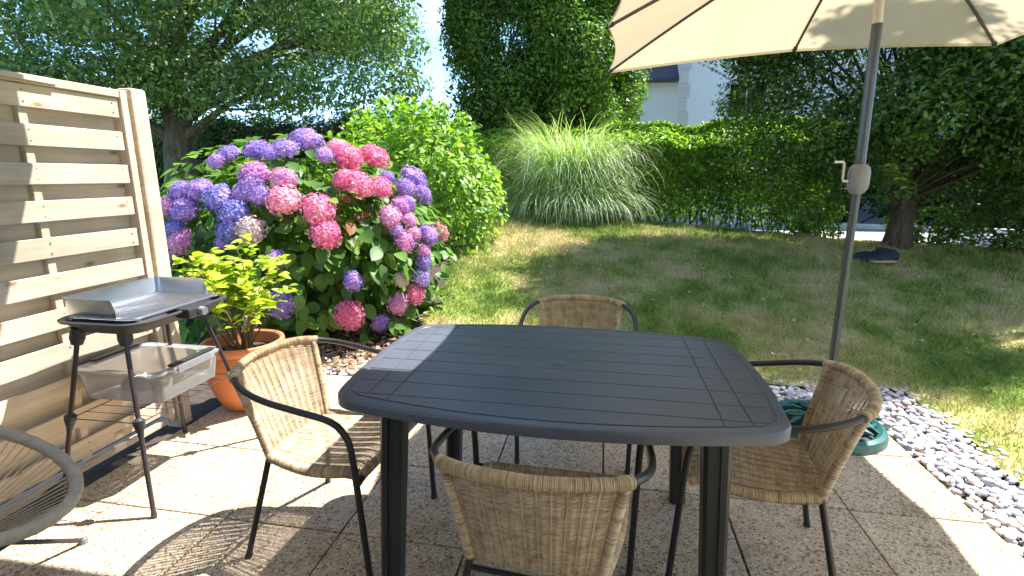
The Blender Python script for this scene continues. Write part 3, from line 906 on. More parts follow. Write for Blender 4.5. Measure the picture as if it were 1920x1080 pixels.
# ---------------------------------------------------------------- table
TX, TY, TZ = -0.135, 1.695, 0.72
def table():
    root = empty('garden_table', (TX, TY, 0), label='dark grey plastic garden table with curved edges and grooved slatted top', cat='table')
    A, B = 0.672, 0.468       # half length at the middle, half depth at the middle
    def outline(inset=0.0):
        a0, b0 = A - inset, B - inset
        a1, b1 = a0 - 0.030, b0 - 0.078        # the corners before rounding
        rc = 0.070 - inset * .5
        cs = [(a1, -b1), (a1, b1), (-a1, b1), (-a1, -b1)]
        def edge(k, t):
            p, q = cs[k], cs[(k + 1) % 4]
            x, y = p[0] + (q[0] - p[0]) * t, p[1] + (q[1] - p[1]) * t
            bl = 4 * t * (1 - t)
            if k in (0, 2): x += (0.030 if k == 0 else -0.030) * bl
            else: y += (0.078 if k == 1 else -0.078) * bl
            return (x, y)
        pts = []
        for k in range(4):
            L = 2 * (b1 if k in (0, 2) else a1)
            t0 = rc / L
            for i in range(17): pts.append(edge(k, t0 + (1 - 2 * t0) * i / 16))
            e1 = edge(k, 1 - t0); k2 = (k + 1) % 4
            L2 = 2 * (b1 if k2 in (0, 2) else a1)
            e2 = edge(k2, rc / L2); c = cs[k2]
            for i in range(1, 8):
                t = i / 8
                w = 0.86
                d = (1 - t) ** 2 + 2 * w * t * (1 - t) + t * t
                pts.append(tuple(((1 - t) ** 2 * e1[m] + 2 * w * t * (1 - t) * c[m] + t * t * e2[m]) / d for m in (0, 1)))
        return pts
    out = outline()
    b = MB()
    ins = [(0.0, -0.034), (0.0, -0.010), (0.004, -0.003), (0.012, 0.0)]
    n = len(out)
    V = []
    lips = [outline(i_) for i_, _ in ins]
    b.v = []
    for (i_, z), o_ in zip(ins, lips):
        b.v += [(x, y, TZ + z) for x, y in o_]
    for k in range(len(ins) - 1):
        for i in range(n):
            j = (i + 1) % n
            b.f.append((k * n + i, k * n + j, (k + 1) * n + j, (k + 1) * n + i))
    # inner: flat rim to 0.045 then recess floor
    i3 = outline(0.030); i4 = outline(0.032)
    for zz, oo in ((0.0, i3), (-0.0025, i4)):
        b.v += [(x, y, TZ + zz) for x, y in oo]
    for k in (len(ins) - 1, len(ins)):
        for i in range(n):
            j = (i + 1) % n
            b.f.append((k * n + i, k * n + j, (k + 1) * n + j, (k + 1) * n + i))
    b.f.append(tuple((len(ins) + 1) * n + i for i in range(n)))
    # underside
    m0 = len(b.v)
    b.v += [(x * .985, y * .98, TZ - 0.034) for x, y in out] + [(x * .985, y * .98, TZ - 0.008) for x, y in out]
    for i in range(n):
        j = (i + 1) % n
        b.f.append((j, i, m0 + i, m0 + j)); b.f.append((m0 + j, m0 + i, m0 + n + i, m0 + n + j))
    b.f.append(tuple(m0 + n + i for i in range(n))[::-1])
    b.build('tabletop', M['table'], root, angle=30)
    # raised slats in the recess, following the curved edge
    inner = outline(0.036)
    def ylim(x):
        ys = []
        for i in range(n):
            (x0, y0), (x1, y1) = inner[i], inner[(i + 1) % n]
            if (x0 - x) * (x1 - x) <= 0 and abs(x1 - x0) > 1e-9:
                ys.append(y0 + (y1 - y0) * (x - x0) / (x1 - x0))
        return (min(ys), max(ys)) if len(ys) > 1 else None
    def plate(xa, xb, ya, yb):
        xs = [xa + (xb - xa) * k / 10 for k in range(11)]
        lo, hi = [], []
        for x in xs:
            L_ = ylim(x)
            if not L_: continue
            a, c = max(ya, L_[0]), min(yb, L_[1])
            if c - a < 0.004: continue
            lo.append((x, a)); hi.append((x, c))
        if len(lo) < 2: return
        MB().prism(lo + hi[::-1], TZ - 0.0024, TZ + 0.0002).build('slat', M['table'], root, smooth=False, bevel=0.0014)
    g = 0.0034
    nr = 9
    yr = [-B + 0.02 + (2 * B - 0.04) * k / nr for k in range(nr + 1)]
    cols = [(-A, -0.545), (-0.545, -0.470), (-0.470, 0.470), (0.470, 0.545), (0.545, A)]
    for ci, (xa, xb) in enumerate(cols):
        for k in range(nr):
            plate(max(xa, -A + .04) + g / 2, min(xb, A - .04) - g / 2, yr[k] + g / 2, yr[k + 1] - g / 2)
    cap = MB().lathe([(0.024, 0.0), (0.026, 0.0012), (0.026, 0.0018), (0.022, 0.0022), (0.0, 0.0022)], 28, (0, 0, TZ + 0.0003)).build('centre_cap', M['table'], root)
    # legs: channel-shaped plastic uprights
    for sx, lx in ((-1, -0.468), (1, 0.462)):
        for sy in (-1, 1):
            path = []
            r = MB()
            secs = []
            for t, z in ((0, TZ - 0.012), (0.5, 0.36), (1, 0.0)):
                x = lx + sx * 0.030 * t; y = sy * (0.325 + 0.03 * t)
                h = 0.037 - 0.006 * t; c = 0.010
                secs.append([(x + a, y + d, z) for a, d in ((-h, -h + c), (-h + c, -h), (-.008, -h), (-.008, -h + .006), (.008, -h + .006), (.008, -h), (h - c, -h), (h, -h + c), (h, h - c), (h - c, h), (-h + c, h), (-h, h - c))])
            m = len(secs[0])
            r.v = [p for s in secs for p in s]
            for k in range(2):
                for i in range(m):
                    j = (i + 1) % m
                    r.f.append((k * m + i, (k + 1) * m + i, (k + 1) * m + j, k * m + j))
            r.f.append(tuple(2 * m + i for i in range(m)))
            r.build('leg', M['table_leg'], root, angle=25)
    ap = MB()
    for y in (-0.33, 0.33): ap.box((0, y, TZ - 0.024), (0.86, 0.02, 0.030))
    for x in (-0.47, 0.465): ap.box((x, 0, TZ - 0.024), (0.02, 0.58, 0.030))
    ap.build('apron', M['table_leg'], root, smooth=False)
table()

# ---------------------------------------------------------------- parasol and its base
PXY = (1.25, 2.88)
def parasol():
    px, py = PXY
    root = empty('parasol', (px, py, 0), label='cream rectangular tilting parasol with slate grey pole and winding crank', cat='parasol')
    MB().tube([(0, 0, 0.12), (0, 0, 1.30)], 0.0195, 20).build('lower_pole', M['pole'], root)
    MB().tube([(0, 0, 1.30), (-0.012, 0, 2.06)], 0.0235, 20).build('upper_pole', M['pole'], root)
    MB().tube([(-0.012, 0, 2.055), (-0.02, 0, 2.20)], 0.021, 20).build('tilt_sleeve', M['silver'], root)
    MB().tube([(-0.02, 0, 2.19), (-0.045, 0.0, 2.66)], 0.018, 16).build('mast', M['silver'], root)
    ck = MB().lathe([(0.022, -0.078), (0.034, -0.070), (0.047, -0.05), (0.050, -0.02), (0.050, 0.03), (0.046, 0.052), (0.034, 0.066), (0.024, 0.070)], 24, (0, 0, 1.348), 1.0, .85).build('crank_housing', M['crank'], root)
    h = MB().tube([(-0.05, -0.01, 1.335), (-0.074, -0.014, 1.335), (-0.077, -0.014, 1.345), (-0.080, -0.016, 1.42), (-0.084, -0.016, 1.428), (-0.125, -0.018, 1.428)], 0.0065, 8)
    h.build('crank_handle', M['silver'], root)
    MB().lathe([(0.020, 0), (0.036, 0.004), (0.036, 0.05), (0.03, 0.06), (0.02, 0.065)], 20, (-0.024, 0, 2.20)).build('runner', M['crank'], root)
    MB().lathe([(0.018, -.02), (0.034, -.015), (0.034, 0.03), (0.015, 0.04), (0.008, 0.08), (0.0, 0.085)], 20, (-0.045, 0, 2.60)).build('hub', M['crank'], root)
    # canopy: eight panels, scalloped edges
    pk = Vector((-0.05, 0.0, 2.615))
    tips = [Vector(p) - Vector((px, py, 0)) for p in ((0.0, 3.87, 2.075), (1.20, 3.90, 2.178), (2.36, 3.90, 2.165), (2.40, 2.88, 2.185), (2.37, 1.90, 2.150), (1.20, 1.87, 2.160), (0.02, 1.90, 2.095), (-0.01, 2.88, 2.115))]
    NP, NT = 10, 12
    for k in range(8):
        a, c = tips[k], tips[(k + 1) % 8]
        for t in ((a, c),):
            V, F = [], []
            for i in range(NP + 1):
                s = i / NP
                for j in range(NT + 1):
                    w = j / NT
                    e = a.lerp(c, w)
                    sc_in = 1 - 0.035 * math.sin(PI * w) * s
                    p = pk.lerp(e, s * sc_in)
                    p.z -= 0.030 * math.sin(PI * w) * s * (1 - s * .5) - 0.05 * math.sin(PI * s) * 0.6
                    V.append(p)
            for i in range(NP):
                for j in range(NT):
                    q = i * (NT + 1) + j
                    F.append((q, q + 1, q + NT + 2, q + NT + 1))
            b = MB().add(V, F)
            o = b.build('canopy_panel', M['canopy'], root, angle=80)
            # hem strip under the edge
            edge = [V[NP * (NT + 1) + j] for j in range(NT + 1)]
            hm = MB()
            HV = [p + Vector((0, 0, .001)) for p in edge] + [p + Vector((0, 0, -.016)) for p in edge]
            hm.add(HV, [(j, j + 1, NT + 2 + j, NT + 1 + j) for j in range(NT)])
            hm.build('hem', M['canopy'], o, angle=80)
    for k in range(8):
        a = tips[k]
        path = [pk.lerp(a, t / 8) + Vector((0, 0, 0.05 * math.sin(PI * t / 8) * 0.6 - 0.012)) for t in range(9)]
        path[0] = pk + (a - pk) * 0.03 + Vector((0, 0, -.03))
        rb = MB().tube(path, 0.0085, 8).build('rib', M['rib'], root)
        MB().tube([path[-1] - (path[-1] - path[-2]).normalized() * .03, path[-1] + Vector((0, 0, .004))], 0.013, 8).build('rib_tip', M['black_plastic'], rb)
        mid = pk.lerp(a, 0.42) + Vector((0, 0, 0.02))
        MB().tube([(-0.024, 0, 2.235), tuple(mid)], 0.006, 8).build('strut', M['rib'], root)
    # base: a heavy cast disc that stands on its own
    b0 = empty('parasol_stand', (px, py - 0.02, 0), label='green cast parasol base with pierced leaf ornament on the patio corner', cat='parasol stand')
    R_ = 0.285
    MB().lathe([(R_ - 0.055, 0.012), (R_ - 0.05, 0.045), (R_ - 0.03, 0.058), (R_ - 0.008, 0.048), (R_, 0.02), (R_, 0.0), (R_ - 0.05, 0.0), (R_ - 0.055, 0.012)], 64).build('rim', M['teal'], b0)
    MB().lathe([(0.0, 0.006), (R_ - 0.05, 0.006)], 48).build('base_plate', M['black_plastic'], b0)
    for k in range(12):
        a = 2 * PI * k / 12
        pts = []
        for t in range(9):
            s = t / 8
            rr_ = 0.05 + s * (R_ - 0.09)
            aa = a + 0.42 * math.sin(s * PI) * (1 if k % 2 else -1)
            pts.append((rr_ * math.cos(aa), rr_ * math.sin(aa), 0.075 - 0.03 * s))
        MB().tube(pts, [0.013 - 0.004 * abs(2 * t / 8 - 1) for t in range(9)], 6).build('scroll', M['teal'], b0)
    for k in range(12):
        a = 2 * PI * (k + .5) / 12
        MB().tube([(0.14 * math.cos(a - .1), 0.14 * math.sin(a - .1), .062), (0.18 * math.cos(a), 0.18 * math.sin(a), .062), (0.225 * math.cos(a + .08), 0.225 * math.sin(a + .08), .05)], [0.006, 0.017, 0.005], 6).build('leaf_ornament', M['teal'], b0)
    MB().lathe([(0.10, 0.02), (0.085, 0.07), (0.05, 0.085), (0.034, 0.10), (0.030, 0.30), (0.036, 0.305), (0.036, 0.335), (0.026, 0.345)], 28).build('socket', M['teal'], b0)
    MB().tube([(0.03, 0, 0.25), (0.075, 0, 0.25)], 0.007, 8).build('screw', M['black_plastic'], b0)
    MB().lathe([(0.0, 0.0), (0.02, 0.0), (0.022, 0.01), (0.0, 0.012)], 12, (0.078, 0, 0.245)).build('knob', M['black_plastic'], b0)
parasol()

# ---------------------------------------------------------------- electric barbecue on its stand
def rrect(hx, hy, r, n=6):
    pts = []
    for qx, qy, a0 in ((1, 1, 0), (-1, 1, PI / 2), (-1, -1, PI), (1, -1, 1.5 * PI)):
        for k in range(n + 1):
            a = a0 + PI / 2 * k / n
            pts.append((qx * (hx - r) + r * math.cos(a), qy * (hy - r) + r * math.sin(a)))
    return pts
def loft(b, sections, cap0=True, cap1=True):
    n = len(sections[0]); base = len(b.v)
    for s in sections: b.v += [tuple(p) for p in s]
    for k in range(len(sections) - 1):
        for i in range(n):
            j = (i + 1) % n
            b.f.append((base + k * n + i, base + k * n + j, base + (k + 1) * n + j, base + (k + 1) * n + i))
    if cap0: b.f.append(tuple(base + i for i in range(n))[::-1])
    if cap1: b.f.append(tuple(base + (len(sections) - 1) * n + i for i in range(n)))
    return b
def bbq():
    cx0, cy0 = -1.975, 1.90
    root = empty('electric_barbecue', (cx0, cy0, 0), label='black electric barbecue with steel windshield on four splayed legs by the fence', cat='barbecue')
    b = MB()
    secs = []
    for hx, hy, r, z in ((0.12, 0.20, 0.05, 0.728), (0.160, 0.265, 0.06, 0.742), (0.178, 0.285, 0.07, 0.775), (0.208, 0.308, 0.10, 0.782), (0.211, 0.311, 0.10, 0.790), (0.20, 0.30, 0.09, 0.795), (0.185, 0.285, 0.08, 0.790), (0.172, 0.27, 0.06, 0.765)):
        secs.append([(x, y * .91, z) for x, y in rrect(hx, hy, r)])
    loft(b, secs)
    b.build('tray', M['black_plastic'], root, angle=35)
    # steel reflector pan and grill bars
    b = loft(MB(), [[(x, y * .91, z) for x, y in rrect(hx, hy, .04)] for hx, hy, z in ((0.150, 0.248, 0.768), (0.162, 0.262, 0.797), (0.166, 0.266, 0.799))], True, False)
    b.build('drip_pan', M['steel'], root)
    g = empty('grill_grate'); g.parent = root
    for k in range(24):
        y = (-0.245 + 0.49 * k / 23) * .91
        MB().tube([(-0.155, y, 0.802), (0.155, y, 0.802)], 0.0022, 6).build('grate_bar', M['wire'], g)
    MB().tube([(x, y * .91, 0.803) for x, y in rrect(0.156, 0.252, .03)], 0.003, 6, closed=True).build('grate_frame', M['wire'], g)
    # windshield on three sides (fence side and both ends)
    for nm, pts, hs in (('windshield', [(0.075, -0.240), (0.03, -0.246), (-0.12, -0.246), (-0.163, -0.238), (-0.174, -0.20), (-0.176, 0.0), (-0.174, 0.20), (-0.163, 0.238), (-0.12, 0.246), (0.03, 0.246), (0.10, 0.240)], None),):
        P_ = catmull([(x, y * .91, 0) for x, y in pts], 4)
        m = len(P_)
        V = []
        for i, p in enumerate(P_):
            t = i / (m - 1)
            e = min(t, 1 - t)
            h = 0.078 * min(1, (e / 0.05)) ** 0.5 + 0.004
            out_ = Vector((p.x, p.y, 0)); out_.normalize()
            V += [(p.x, p.y, 0.796), (p.x + out_.x * .012, p.y + out_.y * .012, 0.796 + h), (p.x + out_.x * .013, p.y + out_.y * .013, 0.796 + h), (p.x + out_.x * .0015, p.y + out_.y * .0015, 0.796)]
        F = []
        for i in range(m - 1):
            for k in range(4):
                l = (k + 1) % 4
                F.append((4 * i + k, 4 * i + l, 4 * i + 4 + l, 4 * i + 4 + k))
        F += [(0, 1, 2, 3), (4 * m - 1, 4 * m - 2, 4 * m - 3, 4 * m - 4)]
        MB().add(V, F).build(nm, M['steel'], root, angle=30)
    # control box at the front middle
    cb_ = MB().box((0.205, 0.02, 0.778), (0.07, 0.13, 0.045)).build('control_box', M['black_plastic'], root, smooth=False, bevel=.008)
    MB().tube([(0.238, 0.02, 0.782), (0.262, 0.02, 0.778)], 0.018, 14).build('dial', M['grey_plastic'], cb_)
    # legs with mid joints
    tops = {(1, -1): (0.085, -0.215), (-1, -1): (-0.115, -0.235), (1, 1): (0.085, 0.19), (-1, 1): (-0.115, 0.19)}
    feet = {(1, -1): (0.222, -0.342), (-1, -1): (-0.225, -0.34), (1, 1): (0.222, 0.327), (-1, 1): (-0.22, 0.308)}
    kn = {}
    for q in tops:
        a = Vector((*tops[q], 0.74)); f = Vector((*feet[q], 0.0))
        lg = MB().tube([a, f], 0.0095, 10).build('leg', M['plum_leg'], root)
        MB().tube([f + Vector((0, 0, -.001)), f.lerp(a, 0.03)], 0.0115, 10).build('foot_cap', M['black_plastic'], lg)
        MB().tube([a.lerp(f, -0.02), a.lerp(f, 0.035), a.lerp(f, 0.07)], [0.026, 0.027, 0.020], 14).build('leg_socket', M['black_plastic'], lg)
        k0 = a.lerp(f, 0.49); kn[q] = k0
        MB().tube([a.lerp(f, 0.46), a.lerp(f, 0.475), a.lerp(f, 0.50), a.lerp(f, 0.54), a.lerp(f, 0.56)], [0.011, 0.023, 0.021, 0.012, 0.0105], 12).build('leg_joint', M['grey_plastic'] if q == (1, 1) else M['black_plastic'], lg)
    rk = empty('wire_shelf'); rk.parent = root
    zz = kn[(1, -1)].z
    ring = [kn[(1, -1)], kn[(1, 1)], kn[(-1, 1)], kn[(-1, -1)]]
    for i in range(4):
        MB().tube([ring[i], ring[(i + 1) % 4]], 0.0022, 6).build('shelf_wire', M['black_metal'], rk)
    for k in range(1, 8):
        t = k / 8
        MB().tube([ring[0].lerp(ring[1], t), ring[3].lerp(ring[2], t)], 0.0016, 6).build('shelf_wire', M['black_metal'], rk)
bbq()

def storage_box():
    x0, x1, y0, y1, z0, z1 = -2.285, -1.845, 1.755, 2.145, 0.3855, 0.530
    cx_, cy_ = (x0 + x1) / 2, (y0 + y1) / 2
    root = empty('storage_box', (cx_, cy_, z0), label='clear plastic lidded storage box resting on the wire shelf of the barbecue', cat='box')
    hx, hy, H_ = (x1 - x0) / 2, (y1 - y0) / 2, z1 - z0
    def S(hx_, hy_, r, z): return [(x, y, z) for x, y in rrect(hx_, hy_, r, 5)]
    b = loft(MB(), [S(hx - .028, hy - .028, .03, 0.0), S(hx - .022, hy - .022, .035, 0.004), S(hx - .006, hy - .006, .04, H_ - .022), S(hx, hy, .045, H_ - .020), S(hx, hy, .045, H_ - .014)], True, False)
    b.build('tub', M['clear_box'], root)
    b = loft(MB(), [S(hx + .004, hy + .004, .045, H_ - .013), S(hx + .004, hy + .004, .045, H_ - .002), S(hx - .012, hy - .012, .04, H_ + .004), S(hx - .03, hy - .03, .03, H_ + .001)], False, True)
    b.build('lid', M['lid_plastic'], root)
    for sx in (-1, 1):
        MB().box((sx * (hx - 0.016), 0.02, H_ + 0.009), (0.030, 0.25, 0.010)).build('clip_handle', M['black_plastic'], root, smooth=False, bevel=.003)
        MB().box((sx * (hx + 0.0085), 0.02, H_ - 0.012), (0.006, 0.22, 0.034)).build('side_clip', M['clear_box'], root, smooth=False, bevel=.002)
    # what is inside stays its own things
    plug = empty('cable_reel', (cx_ + 0.02, cy_ - .1, z0 + 0.012), label='grey electric plug and cable lying inside the clear storage box', cat='cable')
    MB().tube([(-0.06, 0, 0.035), (0.0, 0, 0.04), (0.035, 0, 0.038)], [0.033, 0.035, 0.028], 16).build('plug_body', M['grey_plastic'], plug)
    MB().tube([(-0.062, 0, 0.035), (-0.075, 0, 0.035)], 0.018, 12).build('plug_face', M['black_plastic'], plug)
    pts = [(0.035 + 0.05 * math.sin(t * .9) + t * .006, 0.05 * math.cos(t * 0.9) + .05, 0.01 + 0.0035 * t) for t in range(0, 18)]
    MB().tube(catmull([(0.03, 0, .038)] + pts, 4), 0.0042, 8).build('cable', M['black_plastic'], plug)
    ut = empty('skewers', (cx_ + 0.10, cy_ + 0.05, z0 + 0.012), label='thin metal skewers bundled inside the clear storage box', cat='skewers')
    for k in range(6):
        MB().tube([(-0.05 + .012 * k, -0.11, .012 + .006 * (k % 3)), (-0.03 + .016 * k, 0.10, .012 + .006 * (k % 2))], 0.0022, 6).build('skewer', M['wire'], ut)
storage_box()

# ---------------------------------------------------------------- leaf tools
def leaf_cloud(P, Nrm, size, size_j=0.35, fold=0.25, ratio=0.5):
    """two-triangle folded leaves at P with normals Nrm"""
    n = len(P)
    r = RNG.normal(size=(n, 3))
    t = np.cross(Nrm, r); t /= np.linalg.norm(t, axis=1, keepdims=True) + 1e-9
    b = np.cross(Nrm, t)
    s = size * RNG.uniform(1 - size_j, 1 + size_j, n)[:, None]
    tip = P + t * s * 0.5; base = P - t * s * 0.5
    L = P + b * s * ratio * 0.5 + Nrm * s * fold * .3 - t * s * .05
    R = P - b * s * ratio * 0.5 + Nrm * s * fold * .3 - t * s * .05
    V = np.stack([base, R, tip, L], 1).reshape(-1, 3)
    i = np.arange(n)[:, None] * 4
    F = np.concatenate([i + np.array([[0, 1, 2]]), i + np.array([[0, 2, 3]])], 1).reshape(-1, 3)
    return V, F

def oval_leaf(L=1.0, W=0.62, fold=.16, curl=.18, name='leaf', serr=0.0, rows=5):
    b = MB()
    V, F = [], []
    for i in range(rows + 1):
        t = i / rows
        w = W / 2 * math.sin(PI * min(1, t ** .8 * .98 + .02)) ** .75 if 0 < i < rows else 0.0
        y = t * L
        z = -curl * t * t * L
        V += [(-w, y, z + fold * w * 2 * .5), (0, y, z), (w, y, z + fold * w * 2 * .5)]
    for i in range(rows):
        a = 3 * i
        if i == 0: F += [(a + 1, a + 4, a + 3), (a + 1, a + 5, a + 4)]
        elif i == rows - 1: F += [(a, a + 1, a + 4), (a + 1, a + 2, a + 4)]
        else: F += [(a, a + 1, a + 4, a + 3), (a + 1, a + 2, a + 5, a + 4)]
    b.add(V, F)
    return b.mesh(name, True, 80)

def joined_leaves(P, Nr, D, size, base_mesh):
    """place copies of base_mesh: origin P, normal Nr, direction D"""
    co = np.array([v.co[:] for v in base_mesh.vertices])
    tris = []
    for pl in base_mesh.polygons:
        v = list(pl.vertices)
        for k in range(1, len(v) - 1): tris.append((v[0], v[k], v[k + 1]))
    tris = np.array(tris)
    n = len(P)
    D = D - Nr * (D * Nr).sum(1, keepdims=True); D /= np.linalg.norm(D, axis=1, keepdims=True) + 1e-9
    S = np.cross(D, Nr)
    s = size[:, None, None]
    V = P[:, None, :] + s * (co[None, :, 0:1] * S[:, None, :] + co[None, :, 1:2] * D[:, None, :] + co[None, :, 2:3] * Nr[:, None, :])
    F = (np.arange(n) * len(co))[:, None, None] + tris[None]
    return V.reshape(-1, 3), F.reshape(-1, 3)

def clump_points(C, R, n, squash=0.8, jit=0.25, up=0.5):
    """n points in the shells of the clumps"""
    C = np.asarray(C, float); R = np.asarray(R, float)
    w = R ** 2 / (R ** 2).sum()
    k = RNG.choice(len(C), n, p=w)
    d = RNG.normal(size=(n, 3)); d /= np.linalg.norm(d, axis=1, keepdims=True)
    rad = (0.35 + 0.65 * RNG.uniform(0, 1, n) ** 0.45) * (1 + RNG.normal(0, jit * .4, n))
    sq = np.array([1, 1, squash])
    P = C[k] + d * rad[:, None] * R[k][:, None] * sq
    nr = d + np.array([0, 0, up]) + RNG.normal(0, 0.55, (n, 3))
    nr /= np.linalg.norm(nr, axis=1, keepdims=True)
    return P, nr

def branch(b, a, c, r0, r1, wob=0.12, seg=7, n=6, sag=0.0):
    a, c = Vector(a), Vector(c)
    L = (c - a).length
    pts, rad = [], []
    off = Vector((random.uniform(-1, 1), random.uniform(-1, 1), random.uniform(-.4, .4))) * wob * L
    for k in range(n + 1):
        t = k / n
        p = a.lerp(c, t) + off * math.sin(PI * t) + Vector((random.uniform(-1, 1), random.uniform(-1, 1), 0)) * 0.02 * L * (0 < k < n)
        p.z += sag * math.sin(PI * t) * L
        pts.append(p); rad.append(r0 + (r1 - r0) * t)
    b.tube(pts, rad, seg)
    return pts

def make_tree(name, base, label, cat, trunk_pts, trunk_r, clumps, nleaf, leafsize, leaf_mat, bark, group=None, fork=0.45, squash=.8, up=.5, limb_r=0.3, nlimb=26):
    x, y = base; z = Tz(x, y)
    root = empty(name, (x, y, z), label=label, cat=cat, group=group)
    org = Vector((x, y, z))
    tb = MB()
    P = [Vector(p) for p in trunk_pts]
    pts = catmull(P, 6)
    n = len(pts)
    rad = [trunk_r * (1.0 - 0.7 * i / (n - 1)) * (1 + 0.45 * math.exp(-i / 1.8)) for i in range(n)]
    tb.tube(pts, rad, 14)
    tb.build('trunk', M[bark], root, angle=80)
    C = np.array([c[:3] for c in clumps]) - np.array(org); R = np.array([c[3] for c in clumps])
    bb = MB()
    idx = np.argsort(-R)[:nlimb]
    for i in idx:
        c = Vector(C[i])
        t = min(0.95, max(fork, (c.z * 0.62) / max(.1, pts[-1].z)))
        a = pts[int(t * (n - 1))]
        ps = branch(bb, a, c, trunk_r * limb_r, trunk_r * 0.07, 0.10, 6, 7, 0.04)
        for q in range(3):
            d = Vector((random.uniform(-1, 1), random.uniform(-1, 1), random.uniform(-.5, 1))).normalized() * R[i] * .9
            branch(bb, ps[-3 - q], c + d, trunk_r * .09, trunk_r * 0.03, 0.12, 5, 4)
    bb.build('limbs', M[bark], root, angle=80)
    Pp, Nn = clump_points(C, R, nleaf, squash, up=up)
    V, F = leaf_cloud(Pp, Nn, leafsize)
    tag(link_mesh('crown', np_mesh('crown', V, F), M[leaf_mat], root), kind='stuff')
    return root

# ---------------------------------------------------------------- big oak on the left
def oak():
    rr = random.Random(5)
    cl = []
    c0 = (-8.2, 9.6, 6.2)
    for k in range(150):
        while True:
            d = [rr.uniform(-1, 1) for _ in range(3)]
            q = math.sqrt(sum(a * a for a in d))
            if 0.55 < q < 1: break
        x, y, z = c0[0] + d[0] * 5.1, c0[1] + d[1] * 4.2, c0[2] + d[2] * 4.0
        if z < 2.9: z = 2.9 + rr.uniform(0, .5)
        cl.append((x, y, z, rr.uniform(0.45, 1.05)))
    # low fringe seen over the fence and to the right
    for (x, y, z, r) in ((-3.9, 9, 3.0, .7), (-4.6, 8.8, 2.9, .7), (-3.6, 9.1, 3.6, .6), (-5.4, 8.6, 2.95, .75), (-6.3, 8.3, 2.9, .7), (-7.1, 8.3, 2.75, .6), (-4.0, 9.2, 4.3, .75), (-9.6, 8.3, 2.9, .8), (-10.8, 8.6, 2.8, .9), (-11.8, 8.8, 3.2, .9), (-8.2, 7.9, 3.2, .8), (-9.0, 7.8, 4.2, .9), (-7.2, 7.8, 4.3, .9), (-5.8, 8.2, 4.2, .9), (-10.6, 8.2, 4.4, .9), (-4.7, 8.9, 3.9, .8), (-3.5, 9.3, 2.9, .45)):
        cl.append((x, y, z, r))
    make_tree('oak_tree', (-8.3, 9.2), 'large oak with thick trunk and spreading crown above the wooden fence', 'tree',
              [(0, 0, -0.1), (-.03, 0, 1.0), (0.05, 0, 2.0), (-.15, .1, 3.2), (0.1, .2, 4.6), (0, .3, 6.5)], 0.32, cl, 150000, 0.098, 'oak_leaf', 'bark_oak', fork=.28, nlimb=34, squash=.75)
oak()

# ---------------------------------------------------------------- twin hornbeams in the middle
def column_tree(base, z0, z1, rx, label, seed, n, lm='hornbeam_leaf', group=None):
    rr = random.Random(seed)
    x0, y0 = base
    cl = []
    for k in range(120):
        t = rr.random()
        z = z0 + (z1 - z0) * t
        prof = min(1, (t / .18) ** .6 + .25) * (1 - max(0, t - .45) / .55 * .8)
        a = rr.uniform(0, 2 * PI); q = rr.uniform(.45, .95) * prof * rx
        r = rr.uniform(.32, .58) * (.6 + .4 * prof)
        cl.append((x0 + q * math.cos(a), y0 + q * math.sin(a), z, r))
    h = z1 - .3
    return make_tree('hornbeam_tree', base, label, 'tree', [(0, 0, -.1), (0.03, 0, 1.2), (-.04, .03, 3), (0, 0, h * .8)], 0.14, cl, n, 0.095, lm, 'bark_dark', fork=.2, squash=1.45, up=.35, group=group, nlimb=22, limb_r=.28)
column_tree((-2.5, 12.4), 1.9, 8.6, 1.12, 'left one of two upright hornbeams behind the ornamental grass', 21, 60000)
column_tree((-0.62, 12.9), 1.8, 8.2, 1.6, 'right one of two upright hornbeams, fuller and reaching toward the white house', 22, 80000)

# ---------------------------------------------------------------- right-hand trees
def sprays(root, cl, n, c0, rr, mat='spray_leaf', size=.075):
    """long young shoots carrying two rows of leaves, on the outside of the crown"""
    o = root.location
    P, Nr, D = [], [], []
    b = MB()
    for k in range(n):
        x, y, z, r = rr.choice(cl)
        d = Vector((x - c0[0], y - c0[1], rr.uniform(-.4, 1.0)))
        d = (d.normalized() + Vector((rr.uniform(-.5, .5), rr.uniform(-.7, .2), rr.uniform(0, .7)))).normalized()
        a = Vector((x, y, z)) + d * r * .7
        L = rr.uniform(.35, .75)
        c = a + d * L + Vector((0, 0, -.12 * L))
        ps = branch(b, a - o, c - o, .006, .002, .08, 4, 6)
        sd = d.cross(Vector((0, 0, 1))).normalized()
        for q in range(14):
            t = .1 + .9 * q / 13
            p = (a - o).lerp(c - o, t) + Vector((0, 0, .03 * math.sin(PI * t)))
            dr = (sd * (1 if q % 2 else -1) + d * .6 + Vector((0, 0, rr.uniform(-.3, .2)))).normalized()
            nn = (Vector((0, 0, 1)) + Vector((rr.uniform(-.4, .4), rr.uniform(-.6, .2), 0))).normalized()
            P.append(p[:]); D.append(dr[:]); Nr.append(nn[:])
    lm = oval_leaf(1, .5, .15, .15, rows=3)
    n_ = len(P)
    V, F = joined_leaves(np.array(P), np.array(Nr), np.array(D), RNG.uniform(size * .8, size * 1.2, n_), lm)
    tag(link_mesh('young_shoots', np_mesh('young_shoots', V, F, True), M[mat], root), kind='stuff')
    tag(b.build('shoot_twigs', M['twig'], root), kind='stuff')

